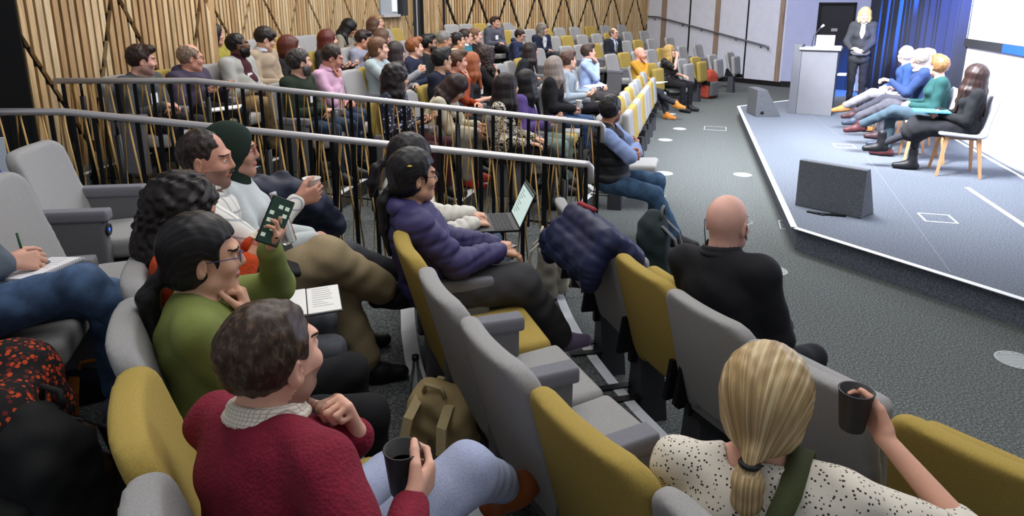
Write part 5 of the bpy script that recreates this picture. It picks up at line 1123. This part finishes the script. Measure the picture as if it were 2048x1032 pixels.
def wedge(label, A_, B_, dvec, h, top=.35, col='2e3034'):
    t = thing('stage_monitor', label, 'speaker', (A_[0], A_[1], .2)); ax, ay = 0, 0; bx, by = B_[0]-A_[0], B_[1]-A_[1]; dx, dy = dvec
    b = MB(); b.hexa([(0, 0, 0), (bx, by, 0), (dx, dy, 0), (bx+dx, by+dy, 0), (.0, 0, h), (bx, by, h), (dx*top, dy*top, h), (bx+dx*top, by+dy*top, h)]); b.build('cabinet', mat(col, 'noise', .85, scale=140, amt=.45), t, .008)
    return t, (bx, by), (dx, dy)
t, bv, dv = wedge('dark carpeted wedge speaker near the stage front, the nearer and larger one', (2.60, 6.02), (3.00, 5.60), (.20, .17), .43, .3, '60636a')
b = MB(); b.tube([(.22, -.30, .01), (.12, -.32, .006), (.02, -.22, .008), (.1, -.30, .012), (.30, -.36, .01)], .010, 6); b.build('cable', BLK, t)
t, bv, dv = wedge('grey wedge speaker on the far stage corner before the lectern', (3.98, 11.5), (3.98, 11.05), (.42, .02), .44, .38, '55575c')
b = MB(); b.tube([(.10, -.455, .07), (.10, -.43, .07)], .028, 12); b.build('port', BLK, t)
# speaker standing
X = person('woman with a blonde bob in a dark blazer standing behind the lectern', (-.50, -.86), (5.93, 11.78), 1.93, .2, 2, 'f', 'e2bca8', ('bob', 'b8a070', '', 'e0d0a8'), look=(1, 4, 1.4), hvol=.008, hz=.94, legs='stand',
    arms=dict(R=dict(at=(.13, .24, 1.06), f=(-.6, .5, .1), p=(-.3, -.3, -.8), pose='soft'), L=dict(at=(-.06, .24, 1.02), f=(.6, .5, .2), p=(.3, -.3, -.8), pose='soft')), top=dict(kind='blazer', m=mat('34363c', 'fabric'), under=mat('e8e8ea', 'plain'), hem=-.2), bottom=dict(m=FB('1c1c22'), boot=.2), shoes='121216')
# panel chairs
SHM = None
def panel_chair(x, y, n, label):
    global SHM
    t = thing('panel_chair', label, 'chair', (x, y, .2), math.atan2(-n[0], n[1]), 'chairs of the panel')
    if SHM is None:
        F = Fld(); F.box((0, .02, .45), (.22, .21, .018), .016, rotx(.05), .02); F.box((0, -.225, .66), (.215, .018, .20), .016, rotx(.22), .05); F.cap((-.19, -.185, .475), (.19, -.185, .475), .022, .022, .04)
        SHM = F.mesh('shell', .014); SHM.materials.append(mat('b8bac4', 'fabric', .9)); global LGM, FRM
        b = MB()
        for i in range(1): b.hexa([(-.012, -.012, 0), (.012, -.012, 0), (-.012, .012, 0), (.012, .012, 0), (-.02, -.02, .43), (.02, -.02, .43), (-.02, .02, .43), (.02, .02, .43)])
        o = b.build('l', mat('c09068', 'wood', .5)); LGM = o.data; bpy.data.objects.remove(o)
        b = MB(); b.box((-.17, -.15, .40), (.17, .17, .432)); o = b.build('l', mat('7c6458', 'wood', .5)); FRM = o.data; bpy.data.objects.remove(o)
    def part(nm, me, loc=(0, 0, 0), rot=(0, 0, 0)): o = bpy.data.objects.new(nm, me); C.objects.link(o); o.parent = t; o.location = loc; o.rotation_euler = rot
    part('shell', SHM); part('seat_frame', FRM)
    for sx in (-1, 1):
        for sy in (-1, 1): part('leg', LGM, (sx*.215, sy*.20, 0), (sy*.13, -sx*.13, 0))
nP = (-.93, .37)
pan = [((4.87, 7.22), 1.375, 'woman with long dark hair in black, a turquoise folder on her lap'), ((4.90, 7.90), 1.42, 'woman with short brown hair in a dark green sweater'), ((5.00, 8.47), 1.46, 'man in a navy sweater'), ((5.36, 8.95), 1.45, 'bald man'), ((5.42, 9.52), 1.43, 'white-haired man')]
for (x, y), zt, nm in pan: panel_chair(x+nP[0]*.05, y+nP[1]*.05, nP, 'light shell chair with wooden legs under the '+nm.split(' in ')[0].replace(', a turquoise', '')+(' in black' if 'black' in nm else ''))
cr = dict(R=dict(at=(.03, .44, .09), t=(.0, 1, 0)), L=dict(at=(.06, .76, .26), t=(.0, 1, -.05), pole=(-.3, .4, 1)))
X = person('woman with long dark hair in black on the stage, a turquoise folder on her lap', nP, pan[0][0], 1.375, .2, 1, 'f', 'dcaa98', ('long', '241818', '', '4a2c24'), hlen=.34, hvol=.008, lean=-.08, look=(3.5, 11, 1.6), arms='lap', legs=cr, top=dict(kind='sweater', m=FB('17181c')), bottom=dict(kind='skirt', m=FB('1b1b20'), len=.25, boot=.12), shoes='1a1a1e')
J = X['J']; F = Fld()
for k in 'RL': F.cap(J['K'+k][1], J['K'+k][2], .052, .036, .02)
link('tights', F.mesh('tights', .01), X['root'], [mat('2c2c34', 'fabric')])
t = placed('folder', 'turquoise folder on the lap of the woman in black on the stage', 'folder', Tm(X['W'](A3(-.02, .34, .665)), (-.93, .37, 0), (0, 0, 1)))
b = MB(); b.box((-.12, -.17, 0), (.12, .17, .004)); b.build('back_cover', mat('3c98ac', 'plain', .5), t); b = MB(); b.box((-.115, -.165, .004), (.115, .165, .010)); b.build('papers', WHT, t); b = MB(); b.box((-.12, -.17, .010), (.12, .17, .014)); b.build('front_cover', mat('4aa8bc', 'plain', .5), t)
X = person('woman with short brown hair and glasses in a dark green sweater on the stage', nP, pan[1][0], pan[1][1], .2, 2, 'f', 'dca898', ('tuft', '7a5638', '', 'a87c50'), glasses='1a1a1e', look=(4.6, 11, 1.6), arms='lap', legs='crossL', top=dict(kind='sweater', m=FB('1c4444')), bottom=dict(m=FB('3c4c58'), w=.004), shoes='4a2428')
X = person('man in a navy sweater leaning forward on the stage with papers', nP, pan[2][0], pan[2][1], .2, 1, 'm', 'dcb0a0', ('short', '8c8078', '', 'c0b8b0'), look=(5.2, 11.5, 1.6), lean=.25, legs='crossL', belly=.02,
    arms=dict(R=dict(at=(.10, .36, .76), f=(-.3, .9, .1), p=(0, 0, -1), pose='soft'), L=dict(at=(-.05, .44, .86), f=(.2, .9, .3), p=(0, -.2, -1), pose='soft')), top=dict(kind='sweater', m=FB('24365e'), collar=WHT), bottom=dict(m=FB('4a4952'), w=.012), shoes='303848')
notebook(Tm(X['W'](A3(.02, .46, .72)), (-.93, .37, .12), (0, 0, 1)), 'white papers on the knee of the man in a navy sweater', .20, .28, 'eceef2', 'f0f0f0', cat='papers', nm='papers')
X = person('bald man behind the man in a navy sweater on the stage', nP, pan[3][0], pan[3][1], .2, 2, 'm', 'dca898', ('balding', 'b8a89c'), look=(4.6, 11.5, 1.6), arms='lap', legs='crossL', top=dict(kind='shirt', m=FB('c8ccd8')), bottom=dict(m=FB('3a3a44')), shoes='3a2428')
X = person('white-haired man in a blue sweater and light trousers with tan shoes, farthest of the panel', nP, pan[4][0], pan[4][1], .2, 2, 'm', 'e0b4a4', ('short', 'c0b8b4', '', 'e4e0dc'), look=(5.4, 11.7, 1.6), lean=.12, arms='lap', legs='crossL', top=dict(kind='sweater', m=FB('2a4478')), bottom=dict(m=FB('7c7a82'), w=.01), shoes='a06c3c')
# ------------------------------------------------------------------ bags, coats and small things
def backpack(loc, rz, w, h, d, col, label, strap=None, tilt=0., kind='fabric', panel=None, q=.012, pocket=True, squash=0.):
    t = thing('backpack', label, 'backpack', loc, rz); t.rotation_euler = (tilt, 0, rz); m = mat(col, kind, .85); ms = mat(strap or col, 'fabric', .8)
    F = Fld(); F.box((0, 0, h*.42), (w/2, d/2, h*.42), .055, None, .02); F.ell((0, 0, h*.82), (w*.46, d*.46, h*.18), None, .04)
    link('body', F.mesh('bp', q, foldy(.006, 30, h*9)), t, [m])
    if pocket: F = Fld(); F.box((0, d*.5+.015, h*.34), (w*.38, .045, h*.26), .035, None, .01); link('front_pocket', F.mesh('bp', q, foldy(.003, 40)), t, [mat(panel, 'fabric') if panel else m])
    for sx in (-1, 1):
        b = MB(); x = sx*w*.24; pts = [(x, -d*.42, h*.86), (x*1.1, -d*.5-.05, h*.72), (x*1.25, -d*.5-.075, h*.45), (x*1.5, -d*.5-.03, h*.14)]
        for i in range(3): 
            a_, c_ = pts[i], pts[i+1]; b.hexa([(a_[0]-.02, a_[1], a_[2]), (a_[0]+.02, a_[1], a_[2]), (a_[0]-.02, a_[1]+.01, a_[2]+.004), (a_[0]+.02, a_[1]+.01, a_[2]+.004), (c_[0]-.02, c_[1], c_[2]), (c_[0]+.02, c_[1], c_[2]), (c_[0]-.02, c_[1]+.01, c_[2]+.004), (c_[0]+.02, c_[1]+.01, c_[2]+.004)])
        b.build('shoulder_strap', ms, t)
    b = MB(); b.tube([(-.045, -d*.35, h*.93), (-.035, -d*.37, h*1.03), (.035, -d*.37, h*1.03), (.045, -d*.35, h*.93)], .009, 8); b.build('top_handle', ms, t)
    return t
x, y = at(888, 930, tz(3)); 
t = backpack((x, y, tz(3)), -.45, .27, .36, .15, 'b8a274', 'khaki canvas backpack standing on the carpet behind the empty grey chairs', 'c4b084', .0, 'fabric', q=.009)
for sx in (-1, 1): b = MB(); b.box((sx*.075-.017, .105, .05), (sx*.075+.017, .125, .30)); b.build('buckle_strap', mat('c4b084', 'fabric'), t, .004)
x, y = at(835, 822, tz(3)); bottle(Tm((x, y, tz(3))), 'clear water bottle with a black cap standing on the carpet beside the khaki backpack', .27, .034)
x, y = at(868, 945, tz(3)); bottle(Tm((x, y, tz(3))), 'glass bottle with a silver cap behind the cup of the man in maroon', .22, .030, 'b0b4b8')
x, y = at(972, 588, tz(2)+.47); cup(Tm((x, y, tz(2)+.455)), '3a3a3c', 'dark reusable cup with a lid on the seat beside the woman in purple', .085, .032, lid='4a4a4c')
x, y = at(1098, 588, tz(2)); backpack((x, y, tz(2)), math.radians(-100), .26, .44, .14, '9a9488', 'pale grey backpack standing at the knees of the woman in white', 'b0aa9c', .0, q=.012)
# navy quilted jacket over the back of the second front row chair
t = thing('jacket', 'navy quilted jacket with a red lining draped over the grey front row chair', 'jacket', (0, 0, 0)); F = Fld()
n_j = nnear(.42, 3.22); tx, ty = -n_j[1], n_j[0]
def jp(a, o, z): return A3(.41+tx*a+n_j[0]*o, 3.22+ty*a+n_j[1]*o, z)
for i in range(7):
    a = -.20+.075*i; k_ = .9-.08*abs(i-3)/3
    F.chain([jp(a, -.10-.02*i*.2, .72+.03*(i % 2)), jp(a, -.085, .81), jp(a*.98, -.01, .93), jp(a, .10, .84), jp(a*1.05, .16, .70)], [.05, .052, .046, .052, .05], .05, 1, (.007, 3))
F.chain([jp(.30, -.06, .84), jp(.36, -.10, .74), jp(.33, -.12, .66)], [.06, .065, .045], .04, 1, (.012, 3))
link('quilted_shell', F.mesh('jk', .010, foldy(.005, 30)), t, [mat('1c2344', 'fabric', .5, amt=.1)])
F = Fld(); F.chain([jp(.34, -.06, .80), jp(.20, .00, .985), jp(.05, .02, .995)], [.012, .016, .012], .01); link('red_lining', F.mesh('jl', .008), t, [mat('8c2a34', 'fabric')])
x, y = .80, 3.50; backpack((x, y, .42), math.radians(70), .26, .50, .16, '1e2a2c', 'dark green and grey backpack on the front row seat behind the navy jacket', '5a5c60', -.1)
backpack((*at(1222, 382, 0), 0), .3, .26, .26, .2, 'a02028', 'red and black bag on the floor under the chair of the man in a vest', '17171a', panel='17171a')
backpack((*at(1170, 372, 0), 0), .8, .30, .42, .2, '17181b', 'black backpack on the floor beside the end of the handrail', '202226')
for (u, v), lb, c_ in (((1262, 362), 'small clear bottle on the floor under the seat of the man in a vest', 'd8dcdc'), ((1271, 357), 'clear bottle with a green label lying near the shoes of the man in a vest', '3a8a5a'), ((1298, 222), 'clear bottle standing beside the blue bag in the front row', 'e0e4e4')):
    x, y = at(u, v, 0); bottle(Tm((x, y, 0)), lb, .22, .03, c_)
x, y = at(1416, 196, 0); t = backpack((x, y, 0), math.radians(35)+PI, .36, .62, .24, 'a04030', 'tall red-orange roll-top backpack leaning against the far tip-up chairs', 'b05434', panel='5a5a5a', q=.018)
x, y = at(1290, 244, 0); backpack((x, y, 0), .4, .30, .26, .18, '1c2c5c', 'small blue bag on the floor at the end of the front row', '243a6a', q=.016)
x, y = at(1320, 212, 0); cup(Tm((x, y, 0)), 'e4e4e2', 'white paper cup on the floor beside the crossed legs of the man in mustard', .14, .055)
x, y = at(100, 1010, tz(4)+.18); backpack((x-.02, y, tz(4)), math.radians(160), .34, .50, .22, '17181a', 'large black backpack on the floor in the bottom left corner', '1f2022', q=.010)
x, y = at(205, 835, tz(4)-.13); backpack((x, y, tz(3)), math.radians(30), .28, .30, .2, '1a1e2c', 'dark navy bag with orange loops beside the brown boots', 'b06a20', q=.011)
# navy coat heaped on the seat beyond the headscarf woman
t = thing('coat', 'dark navy padded coat heaped beside the man with a moustache', 'coat'); F = Fld()
def p3(u, v, z): x, y = at(u, v, z); return A3(x, y, z)
F.chain([p3(505, 382, .98), p3(560, 378, .95), p3(620, 405, .82), p3(678, 450, .62)], [.07, .085, .10, .05], .05); F.chain([p3(520, 400, .90), p3(580, 425, .74), p3(650, 465, .58)], [.07, .09, .06], .05); F.chain([p3(500, 370, 1.0), p3(520, 410, .85)], [.05, .06], .03)
link('coat_shell', F.mesh('ct', .012, foldy(.014, 26)), t, [mat('1c2034', 'fabric', .55)])
X0 = t
# papers held in the middle and far block
def paper(u, v, z, rz, label, w=.21, d=.28, col='e4e6ea'):
    x, y = at(u, v, z); notebook(Tm((x, y, z), (-math.sin(rz), math.cos(rz), .1), (0, 0, 1)), label, w, d, col, 'd8d8dc', cat='papers', nm='papers')
paper(450, 218, 1.10, -1.3, 'white papers on the knee of the older man in a purple-grey hooded top', .20, .26)
paper(1190, 172, .86, -1.3, 'white sheet of paper on the lap of the young man in grey')
paper(1312, 166, .68, -2.2, 'papers and a yellow sheet on the lap of the man in mustard', .28, .30, 'd8dcc0')
paper(700, 132, 1.05, -1.3, 'white sheet held in front of the lilac shirt man')
paper(880, 243, .85, -1.3, 'sheet of paper on the maroon trousers of the patterned blouse woman')
cup(Tm(XGH['W'](A3(.0, .32, .665))), 'dcdad6', 'white cup in the hands of the grey-haired woman in a black blazer', .09, .038)
cup(grip_T(XWC, 'R', .0, .02, (0, 0, 1), .045), 'e2e0dc', 'white cup raised by the dark-haired woman with glasses', .09, .038)
t = placed('tablet', 'teal tablet in the hands of the man in a navy hooded top', 'tablet', Tm(XTB['W'](A3(0, .34, .76)), (.6, -.1, .7), (-.7, .1, .6))); b = MB(); b.box((-.10, -.13, 0), (.10, .13, .01)); b.build('cover', mat('2a7c94', 'plain', .5), t)
t = thing('poster', 'white poster with a blue disc at the left edge, behind the empty chairs', 'poster', (-3.17, 4.02, tz(4)), math.radians(35))
b = MB(); b.box((-.16, -.012, .42), (.10, .012, .82)); b.build('panel', mat('b4bcc8', 'plain', .6), t)
b = MB(); b.lathe([(0, 0), (.05, 0), (.05, .004), (0, .004)], (0, 0, .013), 24, T=Matrix.Translation((.01, 0, .60)) @ Matrix.Rotation(PI/2, 4, 'X')); b.build('blue_disc', mat('2a50c0', 'plain', .6), t)
b = MB(); b.box((-.2, -.12, 0), (.2, .12, .02)); b.box((-.015, -.01, .02), (.015, .01, .46)); b.build('stand', DKG, t)
